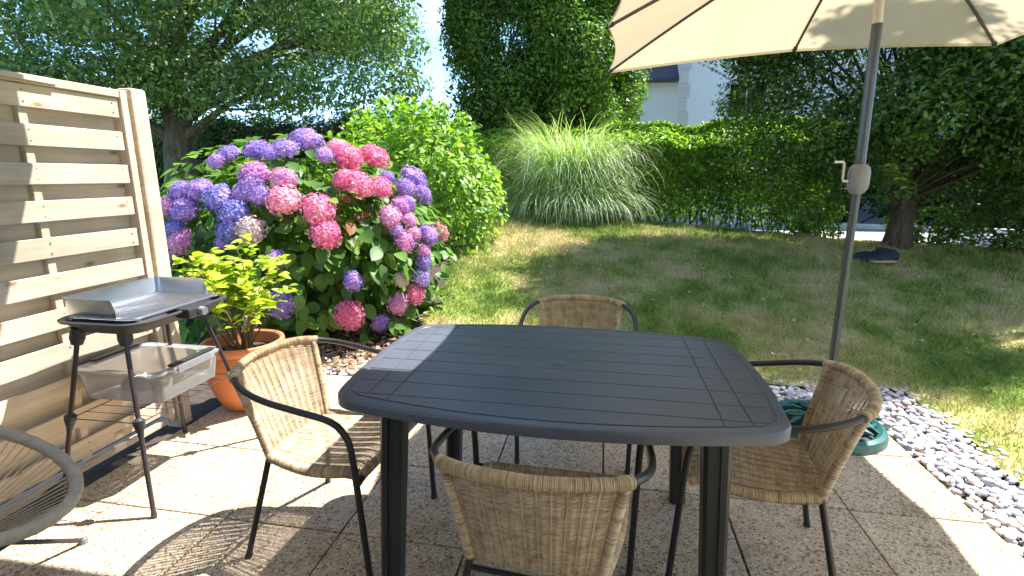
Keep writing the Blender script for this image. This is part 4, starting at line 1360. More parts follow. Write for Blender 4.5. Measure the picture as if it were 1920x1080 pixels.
def right_trees():
    rr = random.Random(31)
    x0, y0 = 4.25, 8.35
    cl = []
    for k in range(200):
        while True:
            d = [rr.uniform(-1, 1) for _ in range(3)]
            q = math.sqrt(sum(a * a for a in d))
            if .45 < q < 1: break
        x, y, z = x0 + d[0] * 2.6, 7.75 + d[1] * 2.1, 5.0 + d[2] * 4.4
        if z < 1.35: continue
        # crown shaped for its shade
        if y > 9.3 and x < 4.6: continue
        gx_, gy_ = x - .47 * (z - .5), y - .37 * (z - .5)
        if z > 2.6 and ((gy_ > 7.6 and gx_ < 3.3) or gx_ < -.3 or (gy_ < max(4.0, 4.2 + .9 * (gx_ - 2.1)))): continue
        px_, py_ = x - .47 * (z - 2.3), y - .37 * (z - 2.3)
        if -.8 < px_ < 2.1 and py_ < 5.3: continue
        if 1.9 <= px_ < 3.0 and py_ < 5.0 and rr.random() < .5: continue
        cl.append((x, y, z, rr.uniform(.45, .8)))
    for (x, y, z, r) in ((5.1, 7.7, 1.2, .3), (5.6, 7.5, 1.25, .32), (6.1, 7.3, 1.15, .3), (4.75, 7.8, 1.9, .4), (5.2, 7.6, 1.5, .35), (5.7, 7.4, 1.6, .42), (6.2, 7.2, 1.5, .48), (6.6, 7.0, 1.9, .5), (5.9, 7.6, 1.95, .5), (6.9, 7.0, 1.35, .42), (4.95, 7.9, 1.65, .35), (3.7, 8.0, 1.5, .32), (3.45, 8.3, 1.1, .25), (3.1, 8.4, .8, .22), (6.5, 7.3, .85, .28), (2.15, 8.2, 2.95, .5), (2.05, 8.3, 2.5, .5), (2.5, 7.9, 2.7, .5), (2.2, 8.3, 1.7, .5), (2.45, 8.1, 1.25, .42), (2.8, 8.0, .95, .32), (3.2, 7.7, 1.6, .5), (2.3, 8.0, 2.5, .55), (2.6, 7.8, 3.0, .6), (3.4, 7.4, 2.4, .6), (4.2, 7.2, 2.0, .55), (5.0, 7.2, 2.3, .6), (4.6, 7.0, 1.7, .4), (5.3, 7.3, 1.5, .45), (3.0, 7.5, 2.0, .5), (4.0, 6.9, 2.9, .6), (5.8, 7.4, 1.1, .4), (6.3, 7.1, .9, .35), (3.6, 7.2, 1.65, .35), (2.1, 8.4, 3.2, .55), (2.0, 8.3, 2.2, .45), (3.6, 7.3, 1.2, .25), (5.2, 7.4, 1.05, .25)):
        cl.append((x, y, z, r))
    t = make_tree('hornbeam_tree', (x0, y0), 'broad dark hornbeam with a low forked trunk behind the parasol pole', 'tree',
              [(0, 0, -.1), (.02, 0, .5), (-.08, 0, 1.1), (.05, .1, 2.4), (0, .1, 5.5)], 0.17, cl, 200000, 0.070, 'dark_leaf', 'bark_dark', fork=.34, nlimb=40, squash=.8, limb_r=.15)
    sprays(t, cl, 170, (x0, y0), rr)
    b = MB()
    for (dx, dy) in ((-.12, .1), (.16, 0), (.05, .12), (-.06, -.1)):
        branch(b, (0.02 * dx, 0, 0.15), (dx * 1.4, dy * 2, 2.6), .085, .03, .06, 8, 6)
    b.build('side_stems', M['bark_dark'], t, angle=80)
    # tree further right, mostly outside the frame, its shade falls on the lawn
    cl = []
    for k in range(110):
        while True:
            d = [rr.uniform(-1, 1) for _ in range(3)]
            q = math.sqrt(sum(a * a for a in d))
            if .4 < q < 1: break
        x, y, z = 7.2 + d[0] * 2.6, 7.5 + d[1] * 1.75, 4.6 + d[2] * 4.2
        if z < 1.0: continue
        if y - .37 * z < max(4.0, 4.25 + .9 * (x - .47 * z - 2.1)): continue
        if x - .47 * (z - 2.3) < 3.1 and y - .37 * (z - 2.3) < 5.1: continue
        cl.append((x, y, z, rr.uniform(.5, .9)))
    # leaf tufts added out of view to dapple the parasol canopy with shade
    for k in range(12):
        t = rr.random()
        cl.append((4.3 - 1.1 * t, 5.42 + rr.uniform(-.22, .16), 6.4 + rr.uniform(-.3, .3), rr.uniform(.10, .20)))
    make_tree('hornbeam_tree', (7.2, 7.0), 'dark hornbeam at the right edge of the picture, half cut off', 'tree',
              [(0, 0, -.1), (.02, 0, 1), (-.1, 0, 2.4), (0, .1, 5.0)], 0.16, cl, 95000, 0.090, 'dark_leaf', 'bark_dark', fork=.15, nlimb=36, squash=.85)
    # taller tree behind both
    cl = []
    for k in range(80):
        while True:
            d = [rr.uniform(-1, 1) for _ in range(3)]
            q = math.sqrt(sum(a * a for a in d))
            if .4 < q < 1: break
        cl.append((9.5 + d[0] * 3.0, 11.5 + d[1] * 2.5, 4.0 + d[2] * 3.4, rr.uniform(.6, .95)))
    make_tree('hornbeam_tree', (9.5, 11.5), 'dense dark tree standing beyond the road at the far right', 'tree',
              [(0, 0, -.1), (.02, 0, 1), (-.1, 0, 2.4), (0, .1, 5.0)], 0.2, cl, 22000, 0.12, 'bg_leaf', 'bark_dark', fork=.2, nlimb=20, squash=.85)
right_trees()

# ---------------------------------------------------------------- clipped hedge
def hedge():
    root = empty('hedge', (2.4, 9.2, Tz(2.4, 9.2)), label='clipped green hedge, bright on top and bare stemmed below, behind the lawn', cat='hedge')
    ox, oy, oz = root.location
    n = 130000
    X = -4.2 + 7.8 * RNG.uniform(0, 1, n)
    yc = hedge_y(X) + 0.35
    u = RNG.uniform(-1, 1, n)
    z = RNG.uniform(0, 1, n)
    base = T(X, yc - .3)
    top = 2.20 + 0.05 * np.sin(X * 3.1) + 0.03 * np.sin(X * 7.7)
    # denser at the top and surfaces
    face = RNG.uniform(0, 1, n)
    zz = np.where(face < .22, 1.05 - np.abs(RNG.normal(0, .10, n)), .86 * z ** .75)
    uu = np.where(face < .22, u, np.sign(u) * (1 - np.abs(RNG.normal(0, .18, n))))
    Y = yc + uu * (0.42 - .26 * sstep(.74, 1, zz)) * (0.8 + .2 * zz) * (1 + .14 * np.sin(X * 5 + zz * 6))
    Z = base + 0.06 + (top - base - 0.06) * zz
    keep = (zz > .5) | (RNG.uniform(0, 1, n) < .28 + zz)
    P = np.stack([X, Y, Z], -1)[keep]
    nr = np.stack([RNG.normal(0, .5, n), uu * .8, np.where(face < .22, .5, .45)], -1)[keep] + RNG.normal(0, .6, (keep.sum(), 3))
    nr /= np.linalg.norm(nr, axis=1, keepdims=True)
    V, F = leaf_cloud(P - np.array([ox, oy, oz]), nr, 0.072)
    tag(link_mesh('foliage', np_mesh('foliage', V, F), M['hedge_leaf'], root), kind='stuff')
    m = 15000  # loose shoots over the top, paler leaves standing in for sun
    X = RNG.uniform(-4.2, 3.5, m); uu = RNG.uniform(-1, 1, m)
    yc = hedge_y(X) + .35
    Z = 2.20 + 0.05 * np.sin(X * 3.1) + 0.03 * np.sin(X * 7.7) - .34 * np.clip(-uu, 0, 1) ** 1.5 + np.abs(RNG.normal(0, .045, m))
    P = np.stack([X, yc + uu * .46, Z], -1)
    nr = np.stack([RNG.normal(0, .5, m), -.25 + RNG.normal(0, .4, m), RNG.uniform(.3, 1.2, m)], -1); nr /= np.linalg.norm(nr, axis=1, keepdims=True)
    V, F = leaf_cloud(P - np.array([ox, oy, oz]), nr, 0.070)
    tag(link_mesh('young_shoots', np_mesh('young_shoots', V, F), M['sunlit_shoot_leaf'], root), kind='stuff')
    b = MB()
    for k in range(90):
        x = -4.1 + 7.8 * k / 89 + random.uniform(-.04, .04)
        y = float(hedge_y(x)) + .35 + random.uniform(-.15, .15)
        z0 = Tz(x, y - .3)
        for q in range(2):
            ps = branch(b, (x - ox + random.uniform(-.05, .05), y - oy, z0 - oz - .05), (x - ox + random.uniform(-.35, .35), y - oy + random.uniform(-.3, .3), z0 - oz + random.uniform(.7, 1.5)), random.uniform(.007, .015), .003, .10, 5, 5)
            for w_ in range(4):
                a_ = ps[random.randint(1, 4)]
                branch(b, a_, a_ + Vector((random.uniform(-.28, .28), random.uniform(-.25, .25), random.uniform(.05, .4))), .004, .0015, .1, 4, 3)
    tag(b.build('stems', M['bark_dark'], root), kind='stuff')
hedge()

# ---------------------------------------------------------------- ornamental grass clump
def grass_clump():
    x0, y0 = -0.62, 9.55
    z0 = Tz(x0, y0)
    root = empty('ornamental_grass', (x0, y0, z0), label='big fountain shaped clump of pale green ornamental grass before the hedge', cat='grass clump')
    n, S = 9500, 12
    a = RNG.uniform(0, 2 * PI, n); rb = 0.50 * np.sqrt(RNG.uniform(0, 1, n))
    th0 = RNG.uniform(-0.1, 0.16, n) + rb * .25
    th1 = 3.05 - 1.9 * RNG.uniform(0, 1, n) ** 2.0
    Ln = RNG.uniform(0.8, 2.25, n) * np.where(RNG.uniform(0, 1, n) < .3, .7, 1)
    pw = RNG.uniform(1.5, 3.0, n)
    ad = a + RNG.normal(0, .55, n)
    sk = RNG.uniform(0, 1, n) < .35
    rb = np.where(sk, RNG.uniform(.40, .70, n), rb); Ln = np.where(sk, RNG.uniform(.7, 1.5, n), Ln); th0 = np.where(sk, RNG.uniform(.15, .6, n), th0); pw = np.where(sk, 1.3, pw)
    tw = RNG.normal(0, .5, n)
    w = RNG.uniform(.0035, .0085, n)
    V = np.zeros((n, S, 2, 3))
    hx_, hy_, hz_ = rb * np.cos(a), rb * np.sin(a), np.zeros(n)
    for s in range(S):
        t = s / (S - 1)
        ww = w * (1 - t ** 3) + .0008
        az = ad + tw * t
        V[:, s, 0] = np.stack([hx_ - np.sin(az) * ww, hy_ + np.cos(az) * ww, hz_], -1)
        V[:, s, 1] = np.stack([hx_ + np.sin(az) * ww, hy_ - np.cos(az) * ww, hz_], -1)
        ph = th0 + (th1 - th0) * ((s + .5) / (S - 1)) ** pw
        dl = Ln / (S - 1)
        hx_ = hx_ + dl * np.sin(ph) * np.cos(az); hy_ = hy_ + dl * np.sin(ph) * np.sin(az); hz_ = np.maximum(hz_ + dl * np.cos(ph), .03)
    i = (np.arange(n) * S * 2)[:, None]
    F = []
    for s in range(S - 1):
        F.append(i + np.array([[2 * s, 2 * s + 1, 2 * s + 3, 2 * s + 2]]))
    F = np.concatenate(F, 0)
    tag(link_mesh('blades', np_mesh('blades', V.reshape(-1, 3), F, True), M['clump_blade'], root), kind='stuff')
    m = 1500
    a = RNG.uniform(0, 2 * PI, m); q = RNG.uniform(.45, .95, m)
    c = np.stack([q * np.cos(a), q * np.sin(a), RNG.uniform(.0, .03, m)], -1)
    L = RNG.uniform(.15, .45, m); a2 = a + RNG.normal(0, .8, m); w = .006
    tip = c + np.stack([np.cos(a2) * L * .6, np.sin(a2) * L * .6, L * RNG.uniform(-.0, .9, m)], -1)
    sd = np.stack([-np.sin(a2) * w, np.cos(a2) * w, np.zeros(m)], -1)
    tag(link_mesh('dead_thatch', np_mesh('dead_thatch', np.stack([c - sd, c + sd, tip], 1).reshape(-1, 3), np.arange(3 * m).reshape(-1, 3)), M['straw'], root), kind='stuff')
grass_clump()

# ---------------------------------------------------------------- lime shrub behind the hydrangea
def bush_points(C, R, n, low=.75, cut=None, inner=0.0):
    d = RNG.normal(size=(n, 3)); d /= np.linalg.norm(d, axis=1, keepdims=True)
    hf = np.where(d[:, 2] < 0, 1.0, 1.0)
    k = 1 - np.abs(RNG.normal(0, .06 + inner, n))
    bumpy = 1 + .06 * np.sin(d[:, 0] * 9 + d[:, 2] * 7) + .05 * np.sin(d[:, 1] * 11 + d[:, 2] * 5 + 2)
    xy = np.sqrt(d[:, 0] ** 2 + d[:, 1] ** 2) + 1e-9
    flat = np.where(d[:, 2] < 0, np.minimum(1.0 / xy, 1.35) ** .8, 1.0)
    P = np.array(C) + d * np.array(R) * (k * bumpy)[:, None] * np.stack([flat, flat, np.ones(n)], -1)
    return P, d

def lime_shrub():
    C = (-2.62, 6.95, 1.12); R = (1.22, 1.05, 1.08)
    root = empty('leafy_shrub', (C[0], C[1], Tz(C[0], C[1])), label='bright lime green leafy shrub growing behind the hydrangea', cat='shrub')
    o = np.array(root.location)
    P, d = bush_points(C, R, 8500, inner=.09)
    # upright young shoots on top
    m = 1500
    k = RNG.integers(0, 60, m)
    sx = RNG.uniform(-1.05, 1.05, 60); sy = RNG.uniform(-.8, .8, 60)
    ok = 1 - (sx / 1.2) ** 2 - (sy / 1.0) ** 2
    top = C[2] + 1.08 * np.sqrt(np.clip(ok, .02, 1))
    hh = RNG.uniform(0, .28, m)
    P2 = np.stack([C[0] + sx[k], C[1] + sy[k], top[k] + hh - .05], -1) + RNG.normal(0, .035, (m, 3))
    d2 = np.stack([RNG.normal(0, 1, m), RNG.normal(0, 1, m), RNG.uniform(.1, 1, m)], -1)
    P = np.concatenate([P, P2]); d = np.concatenate([d, d2])
    kp = P[:, 2] > T(P[:, 0], P[:, 1]) + .03
    P, d = P[kp], d[kp]
    n = len(P)
    Nr = d * .8 + np.array([0, 0, .8]) + RNG.normal(0, .45, (n, 3)); Nr /= np.linalg.norm(Nr, axis=1, keepdims=True)
    D = d + RNG.normal(0, .7, (n, 3)) + np.array([0, 0, -.25])
    lm = oval_leaf(1, .55, .2, .15, rows=4)
    V, F = joined_leaves(P - o, Nr, D, RNG.uniform(.06, .115, n), lm)
    tag(link_mesh('foliage', np_mesh('foliage', V, F, True), M['shrub_leaf'], root), kind='stuff')
    b = MB()
    for q in range(26):
        a = random.uniform(0, 6.28); r = random.uniform(.3, .95)
        branch(b, (0.12 * math.cos(a), .12 * math.sin(a), -.05), (1.1 * r * math.cos(a), .9 * r * math.sin(a), random.uniform(1.0, 1.9)), .018, .004, .08, 5, 5)
    tag(b.build('stems', M['twig'], root), kind='stuff')
lime_shrub()

# ---------------------------------------------------------------- hydrangea
HEADS = [(-2.91, 3.7, 1.53, 0.081, 'V'), (-2.95, 3.61, 1.47, 0.064, 'V'), (-2.7, 3.76, 1.56, 0.09, 'V'), (-2.57, 3.73, 1.53, 0.068, 'V'), (-2.5, 3.82, 1.57, 0.09, 'V'), (-2.45, 4.06, 1.65, 0.134, 'V'), (-2.21, 3.91, 1.52, 0.075, 'V'), (-2.2, 4.12, 1.59, 0.087, 'P'), (-2.08, 4.03, 1.51, 0.119, 'P'), (-1.96, 4.29, 1.52, 0.112, 'P'), (-1.68, 4.48, 1.33, 0.126, 'V'), (-1.57, 4.37, 1.2, 0.082, 'V'), (-1.66, 4.2, 1.26, 0.083, 'V'), (-3.14, 3.43, 1.25, 0.086, 'V'), (-2.97, 3.41, 1.26, 0.089, 'V'), (-2.77, 3.37, 1.2, 0.102, 'B'), (-2.58, 3.53, 1.37, 0.101, 'M'), (-2.37, 3.57, 1.34, 0.084, 'M'), (-2.57, 3.47, 1.3, 0.092, 'V'), (-2.6, 3.42, 1.24, 0.076, 'V'), (-2.48, 3.43, 1.22, 0.08, 'V'), (-2.32, 3.47, 1.19, 0.111, 'P'), (-3.22, 3.38, 1.13, 0.082, 'M'), (-3.05, 3.35, 1.12, 0.1, 'V'), (-2.64, 3.34, 1.1, 0.105, 'B'), (-3.12, 3.31, 0.98, 0.077, 'B'), (-2.65, 3.29, 0.98, 0.082, 'B'), (-2.51, 3.32, 0.98, 0.101, 'M'), (-3.07, 3.28, 0.89, 0.099, 'M'), (-3.17, 3.29, 0.8, 0.066, 'V'), (-1.99, 3.79, 1.33, 0.085, 'P'), (-1.9, 3.84, 1.3, 0.102, 'P'), (-1.77, 3.96, 1.27, 0.092, 'P'), (-2.09, 3.54, 1.12, 0.108, 'P'), (-2.03, 3.51, 0.94, 0.108, 'P'), (-1.77, 4.11, 1.35, 0.056, 'V'), (-1.63, 4.03, 1.12, 0.081, 'M'), (-1.57, 4.03, 1.01, 0.068, 'M'), (-1.6, 4.11, 1.14, 0.056, 'V'), (-1.67, 3.89, 1.04, 0.083, 'M'), (-1.58, 3.94, 0.84, 0.089, 'M'), (-1.54, 4.03, 0.9, 0.069, 'M'), (-1.47, 4.21, 0.87, 0.089, 'V'), (-1.49, 4.13, 0.74, 0.071, 'M'), (-1.49, 4.11, 0.65, 0.072, 'V'), (-1.51, 4.1, 0.52, 0.08, 'B'), (-1.61, 3.9, 0.53, 0.068, 'M'), (-1.87, 3.59, 0.57, 0.072, 'V'), (-1.55, 4.05, 0.38, 0.088, 'P'), (-1.65, 3.89, 0.33, 0.096, 'M'), (-1.93, 3.61, 0.29, 0.104, 'P'), (-1.77, 3.81, 0.18, 0.075, 'V'), (-2.35, 3.35, 0.43, 0.108, 'V'), (-2.33, 3.33, 0.77, 0.064, 'V'), (-2.6, 3.33, 0.26, 0.059, 'V'), (-1.63, 3.89, 0.94, 0.058, 'V'), (-2.71, 3.28, 0.89, 0.045, 'B'), (-1.83, 3.63, 0.88, 0.036, 'G')]
def floret_head(seed, n=150):
    rr = np.random.default_rng(seed)
    V, F = [], []
    b = MB()
    for k in range(n):
        t = (k + .5) / n
        z = 1 - 1.55 * t
        a = k * 2.39996 + rr.uniform(-.15, .15)
        s = math.sqrt(max(0, 1 - z * z))
        nr = Vector((s * math.cos(a), s * math.sin(a), z))
        bump_ = 1 + rr.uniform(-.07, .06) + .05 * math.sin(a * 3 + z * 4 + seed)
        c = Vector((nr.x, nr.y, nr.z * .80)) * bump_
        nn = (nr + Vector(rr.normal(0, .22, 3))).normalized()
        t1 = nn.orthogonal().normalized(); t1.rotate(Matrix.Rotation(rr.uniform(0, 6.28), 3, nn)); t2 = nn.cross(t1)
        L = .128 * rr.uniform(.85, 1.15)
        vs, fs = [], []
        for q in range(4):
            a2 = q * PI / 2 + rr.uniform(-.1, .1)
            u = t1 * math.cos(a2) + t2 * math.sin(a2); v = nn.cross(u)
            cup = rr.uniform(.1, .35)
            m = len(vs)
            vs += [c, c + u * L * .6 + v * L * .46 + nn * L * cup * .6, c + u * L * 1.02 + v * L * .12 + nn * L * cup, c + u * L * .95 - v * L * .18 + nn * L * cup, c + u * L * .58 - v * L * .46 + nn * L * cup * .6]
            fs += [(m, m + 4, m + 3, m + 2, m + 1)]
        b.add(vs, fs)
    # inner dome of packed petals
    V, F = [], []
    for i in range(9):
        ph = .75 * PI * i / 8
        for k in range(18):
            a = 2 * PI * k / 18
            q = .85 + .03 * math.sin(5 * a + i * 2) + .03 * math.sin(9 * a + i)
            V.append((q * math.sin(ph) * math.cos(a), q * math.sin(ph) * math.sin(a), q * .80 * math.cos(ph)))
    for i in range(8):
        for k in range(18):
            l = (k + 1) % 18
            F.append((i * 18 + k, (i + 1) * 18 + k, (i + 1) * 18 + l, i * 18 + l))
    b.add(V, F)
    me = b.mesh('flower_head', False)
    return me

def hydrangea():
    C = (-2.85, 4.45, .72); R = (1.42, 1.2, 1.02)
    root = empty('hydrangea_bush', (C[0], C[1], Tz(C[0], C[1])), label='large hydrangea bush covered in pink, violet and blue flower heads', cat='hydrangea')
    o = Vector(root.location)
    metas = {}
    hm = {'P': 'pink', 'V': 'violet', 'M': 'magenta', 'B': 'blue', 'G': 'bud'}
    meshes = [floret_head(s) for s in range(4)]
    for me in meshes: me.materials.append(M['violet'])
    heads = list(HEADS)
    rr = random.Random(9)
    for k in range(16):
        a = rr.uniform(.15, PI - .15); el = rr.uniform(-.1, .7)
        x, y, z = C[0] + R[0] * math.cos(a) * math.cos(el), C[1] + R[1] * math.sin(a) * math.cos(el), C[2] + (R[2] - .12) * math.sin(el)
        if y < C[1] + .35: continue
        heads.append((x, y, z, rr.uniform(.075, .1), rr.choice('PVMB')))
    stems = MB()
    for i, (x, y, z, r, c) in enumerate(heads):
        d = Vector((x - C[0], (y - C[1]), (z - C[2]) * .9)).normalized()
        d = (d + Vector((0, 0, .45))).normalized()
        q = d.to_track_quat('Z', 'Y').to_euler()
        r2 = min(max(r * 1.08, .055), .125) if c != 'G' else .035
        ob = link_mesh('flower_head', meshes[i % 4], M[hm[c]], root, loc=Vector((x, y, z)) - o, rot=(q.x, q.y, rr.uniform(0, 6)), scale=(r2 * rr.uniform(.94, 1.12), r2 * rr.uniform(.92, 1.08), r2 * rr.uniform(.78, 1.02)))
        ob.rotation_euler = (Matrix.Rotation(0, 3, 'X') @ d.to_track_quat('Z', 'Y').to_matrix() @ Matrix.Rotation(rr.uniform(0, 6), 3, 'Z')).to_euler()
        if c in 'PM' and i in (27, 38, 46): ob.material_slots[0].material = M['faded']
        ob['label'] = 'faded lilac brown mophead flower' if ob.material_slots[0].material is M['faded'] else {'P': 'pink mophead flower', 'V': 'violet mophead flower', 'M': 'lilac pink mophead flower', 'B': 'blue violet mophead flower', 'G': 'small green unopened flower'}[c]
        p = Vector((x, y, z)) - o
        stems.tube([p - d * r2 * .2, p - d * .12 + Vector((0, 0, -.04)), p - d * .35 + Vector((0, 0, -.22))], [.004, .005, .006], 5)
    for q in range(46):
        a = random.uniform(0, 6.28); s = random.uniform(.2, .85)
        branch(stems, (0.25 * math.cos(a), .22 * math.sin(a), -.05), (R[0] * s * math.cos(a), R[1] * s * math.sin(a), random.uniform(.5, 1.4)), .011, .005, .07, 5, 5)
    tag(stems.build('stems', M['green_stem'], root), kind='stuff')
    # leaves
    lms = [oval_leaf(1, .66, f, c, 'leaf', rows=5) for f, c in ((.25, .2), (.4, .35), (.15, .1), (.3, -.12))]
    for m in lms: m.materials.append(M['hyd_leaf'])
    P, d = bush_points(C, R, 2600, inner=.05)
    P = P * 1.0; P = np.array(C) + (P - np.array(C)) * .97
    hp = np.array([h[:3] for h in heads]); hr = np.array([h[3] for h in heads])
    kp = P[:, 2] > T(P[:, 0], P[:, 1]) + .03
    dist = np.linalg.norm(P[:, None, :] - hp[None], axis=2)
    kp &= (dist > hr[None] * 1.0).all(1)
    # keep leaves off the line between a head and a viewer on the patio
    P, d = P[kp], d[kp]
    vis = (d[:, 1] < .15) | (d[:, 0] > .3)
    sd = P - np.array([0, 0, 1.36]); 
    sc_ = np.where(vis & (P[:, 0] > -3.5), 0, 10) + np.linalg.norm(sd, axis=1) + RNG.uniform(0, .8, len(P))
    order = np.argsort(sc_)
    P, d = P[order], d[order]
    n = len(P)
    Nr = d * .75 + np.array([0, 0, .75]) + RNG.normal(0, .33, (n, 3)); Nr /= np.linalg.norm(Nr, axis=1, keepdims=True)
    D = d + np.array([0, 0, -.55]) + RNG.normal(0, .55, (n, 3))
    size = RNG.uniform(.09, .165, n)
    for i in range(296):
        nr = Vector(Nr[i]); dd = Vector(D[i]); dd = (dd - nr * dd.dot(nr)).normalized(); s = dd.cross(nr)
        Mx = Matrix((s, dd, nr)).transposed()
        org = (P[i, 0] > -2.15 and P[i, 0] < -1.9 and P[i, 2] > 1.0) and random.random() < .75
        ob = link_mesh('leaf', lms[i % 4], M['orange_leaf'] if org else M['hyd_leaf'], root, loc=Vector(P[i]) - o, scale=float(size[i]))
        ob.rotation_euler = Mx.to_euler()
    # the rest, plus an inner layer that closes the gaps
    Pi, di = bush_points(C, tuple(r * .82 for r in R), 2600, inner=.16)
    kp = (Pi[:, 2] > T(Pi[:, 0], Pi[:, 1]) + .03)
    Pi, di = Pi[kp], di[kp]
    Ni = di * .6 + np.array([0, 0, .8]) + RNG.normal(0, .4, (len(Pi), 3)); Ni /= np.linalg.norm(Ni, axis=1, keepdims=True)
    Di = di + np.array([0, 0, -.5]) + RNG.normal(0, .6, (len(Pi), 3))
    Pa = np.concatenate([P[296:], Pi]); Na = np.concatenate([Nr[296:], Ni]); Da = np.concatenate([D[296:], Di]); Sa = np.concatenate([size[296:], RNG.uniform(.08, .15, len(Pi))])
    V, F = joined_leaves(Pa - np.array(o), Na, Da, Sa, lms[0])
    tag(link_mesh('foliage', np_mesh('foliage', V, F, True), M['hyd_leaf'], root), kind='stuff')
hydrangea()

# ---------------------------------------------------------------- terracotta pot with golden shrub
def pot():
    x0, y0 = -2.09, 2.60
    p = empty('terracotta_pot', (x0, y0, 0), label='round orange terracotta flower pot behind the barbecue', cat='flower pot')
    MB().lathe([(0.0, 0.0), (0.1163, 0.0), (0.1395, 0.0142), (0.1814, 0.095), (0.212, 0.19), (0.2213, 0.2755), (0.2158, 0.342), (0.2102, 0.3562), (0.2232, 0.3657), (0.2306, 0.3847), (0.2269, 0.4037), (0.212, 0.4085), (0.2009, 0.399), (0.1972, 0.342), (0.186, 0.3135)], 56).build('pot_body', M['terracotta'], p)
    MB().lathe([(0.0, 0.335), (0.198, 0.330)], 32).build('soil', M['soil'], p)
    g = empty('golden_shrub', (x0, y0, 0.335), label='yellow green leafed shrub growing in the terracotta pot', cat='potted plant')
    b = MB()
    lm = [oval_leaf(1, .60, f, c, 'leaf', rows=4) for f, c in ((.3, .1), (.45, .25), (.2, -.08))]
    for m in lm: m.materials.append(M['gold_leaf'])
    P, D = [], []
    rr = random.Random(12)
    for k in range(24):
        a = rr.uniform(0, 2 * PI); s = rr.uniform(.1, 1)
        topv = Vector((.30 * s * math.cos(a) - .02, .26 * s * math.sin(a), rr.uniform(.40, .66) - .10 * s))
        st = Vector((.03 * math.cos(a), .03 * math.sin(a), 0))
        ps = branch(b, st, topv, .0065, .0022, .07, 5, 8)
        for i in range(2, 9):
            for q in range(3 if i > 5 else (2 if i > 4 else (i % 2))):
                dr = Vector((rr.uniform(-1, 1), rr.uniform(-1, 1), rr.uniform(.1, 1.1))).normalized()
                pt = ps[i] + dr * rr.uniform(0, .03)
                P.append(pt); D.append(dr)
            if i > 4 and rr.random() < .7:
                tw = ps[i] + Vector((rr.uniform(-1, 1), rr.uniform(-1, 1), rr.uniform(.2, 1))).normalized() * .09
                branch(b, ps[i], tw, .0025, .0012, .05, 4, 3)
                for q in range(5):
                    dr = Vector((rr.uniform(-1, 1), rr.uniform(-1, 1), rr.uniform(.0, 1.1))).normalized()
                    P.append(ps[i].lerp(tw, .4 + .15 * q)); D.append(dr)
    tag(b.build('stems', M['twig'], g), kind='stuff')
    idx = sorted(range(len(P)), key=lambda i: P[i].y)
    rest = []
    for c_, i in enumerate(idx):
        pt, dr = P[i], D[i]
        nr = (Vector((rr.uniform(-.6, .6), rr.uniform(-.6, .6), 1)) - dr * .2).normalized()
        dd = (dr - nr * dr.dot(nr)).normalized(); s = dd.cross(nr)
        sz = rr.uniform(.048, .082)
        if c_ < 290:
            ob = link_mesh('leaf', lm[c_ % 3], M['gold_leaf'], g, loc=pt, scale=sz)
            ob.rotation_euler = Matrix((s, dd, nr)).transposed().to_euler()
        else: rest.append((pt, nr, dd, sz))
    if rest:
        V, F = joined_leaves(np.array([r[0][:] for r in rest]), np.array([r[1][:] for r in rest]), np.array([r[2][:] for r in rest]), np.array([r[3] for r in rest]), lm[0])
        tag(link_mesh('foliage', np_mesh('foliage', V, F, True), M['gold_leaf'], g), kind='stuff')
pot()

# ---------------------------------------------------------------- string lounge chair at the lower left
def lounge():
    c = Vector((-1.93, 1.02, 0)); f = Vector((.86, .5, 0)).normalized(); s = Vector((-f.y, f.x, 0))
    root = empty('string_chair', tuple(c), label='round string lounge chair with taupe rim cut off at the lower left', cat='lounge chair')
    def ringp(a, k=1.0):
        u, v = math.cos(a), math.sin(a)
        p = f * (u * .33 * k) + s * (v * .32 * k)
        p.z = .50 - .16 * u + .10 * u * u * (u < 0)
        return p
    ring = [ringp(2 * PI * k / 72) for k in range(72)]
    MB().tube(ring, [0.0200 + (.0008 if k % 2 else -.0008) for k in range(72)], 12, closed=True).build('rim', M['taupe'], root)
    ctr = Vector((0, 0, .27)) - f * .06
    inner = [ctr + f * (.07 * math.cos(2 * PI * k / 24)) + s * (.07 * math.sin(2 * PI * k / 24)) for k in range(24)]
    MB().tube(inner, .008, 8, closed=True).build('inner_ring', M['black_metal'], root)
    for k in range(84):
        a = 2 * PI * k / 84
        p = ringp(a); q = ctr + f * (.07 * math.cos(a)) + s * (.07 * math.sin(a))
        MB().tube([p, p.lerp(q, .5) + Vector((0, 0, -.015)), q], .0026, 5).build('cord', M['cord'], root)
    for a, ft in ((-0.75, (.01, .405)), (2.3, None), (-2.4, None), (0.9, None)):
        pass
    feet = [Vector((0.04, .365, 0)), Vector((.33, -.28, 0)), Vector((-.36, .1, 0)), Vector((-.12, -.40, 0))]
    for ft in feet:
        d = ft.normalized()
        up_ = ctr + Vector((0, 0, -.01)) + d * .06
        lg = MB().tube([up_, up_.lerp(ft, .5), ft + Vector((0, 0, .012))], .0085, 10).build('leg', M['plum_leg'], root)
        MB().tube([ft, ft + Vector((0, 0, .022))], .014, 12).build('foot_cap', M['grey_plastic'], lg)
    for a in (0.6, 2.5, -2.5, -0.6):
        p = ringp(a) + Vector((0, 0, -.012)); q = ctr + f * (.09 * math.cos(a)) + s * (.09 * math.sin(a))
        MB().tube([p, p.lerp(q, .5) + Vector((0, 0, -.05)), q + Vector((0, 0, -.01))], .007, 8).build('support', M['black_metal'], root)
lounge()

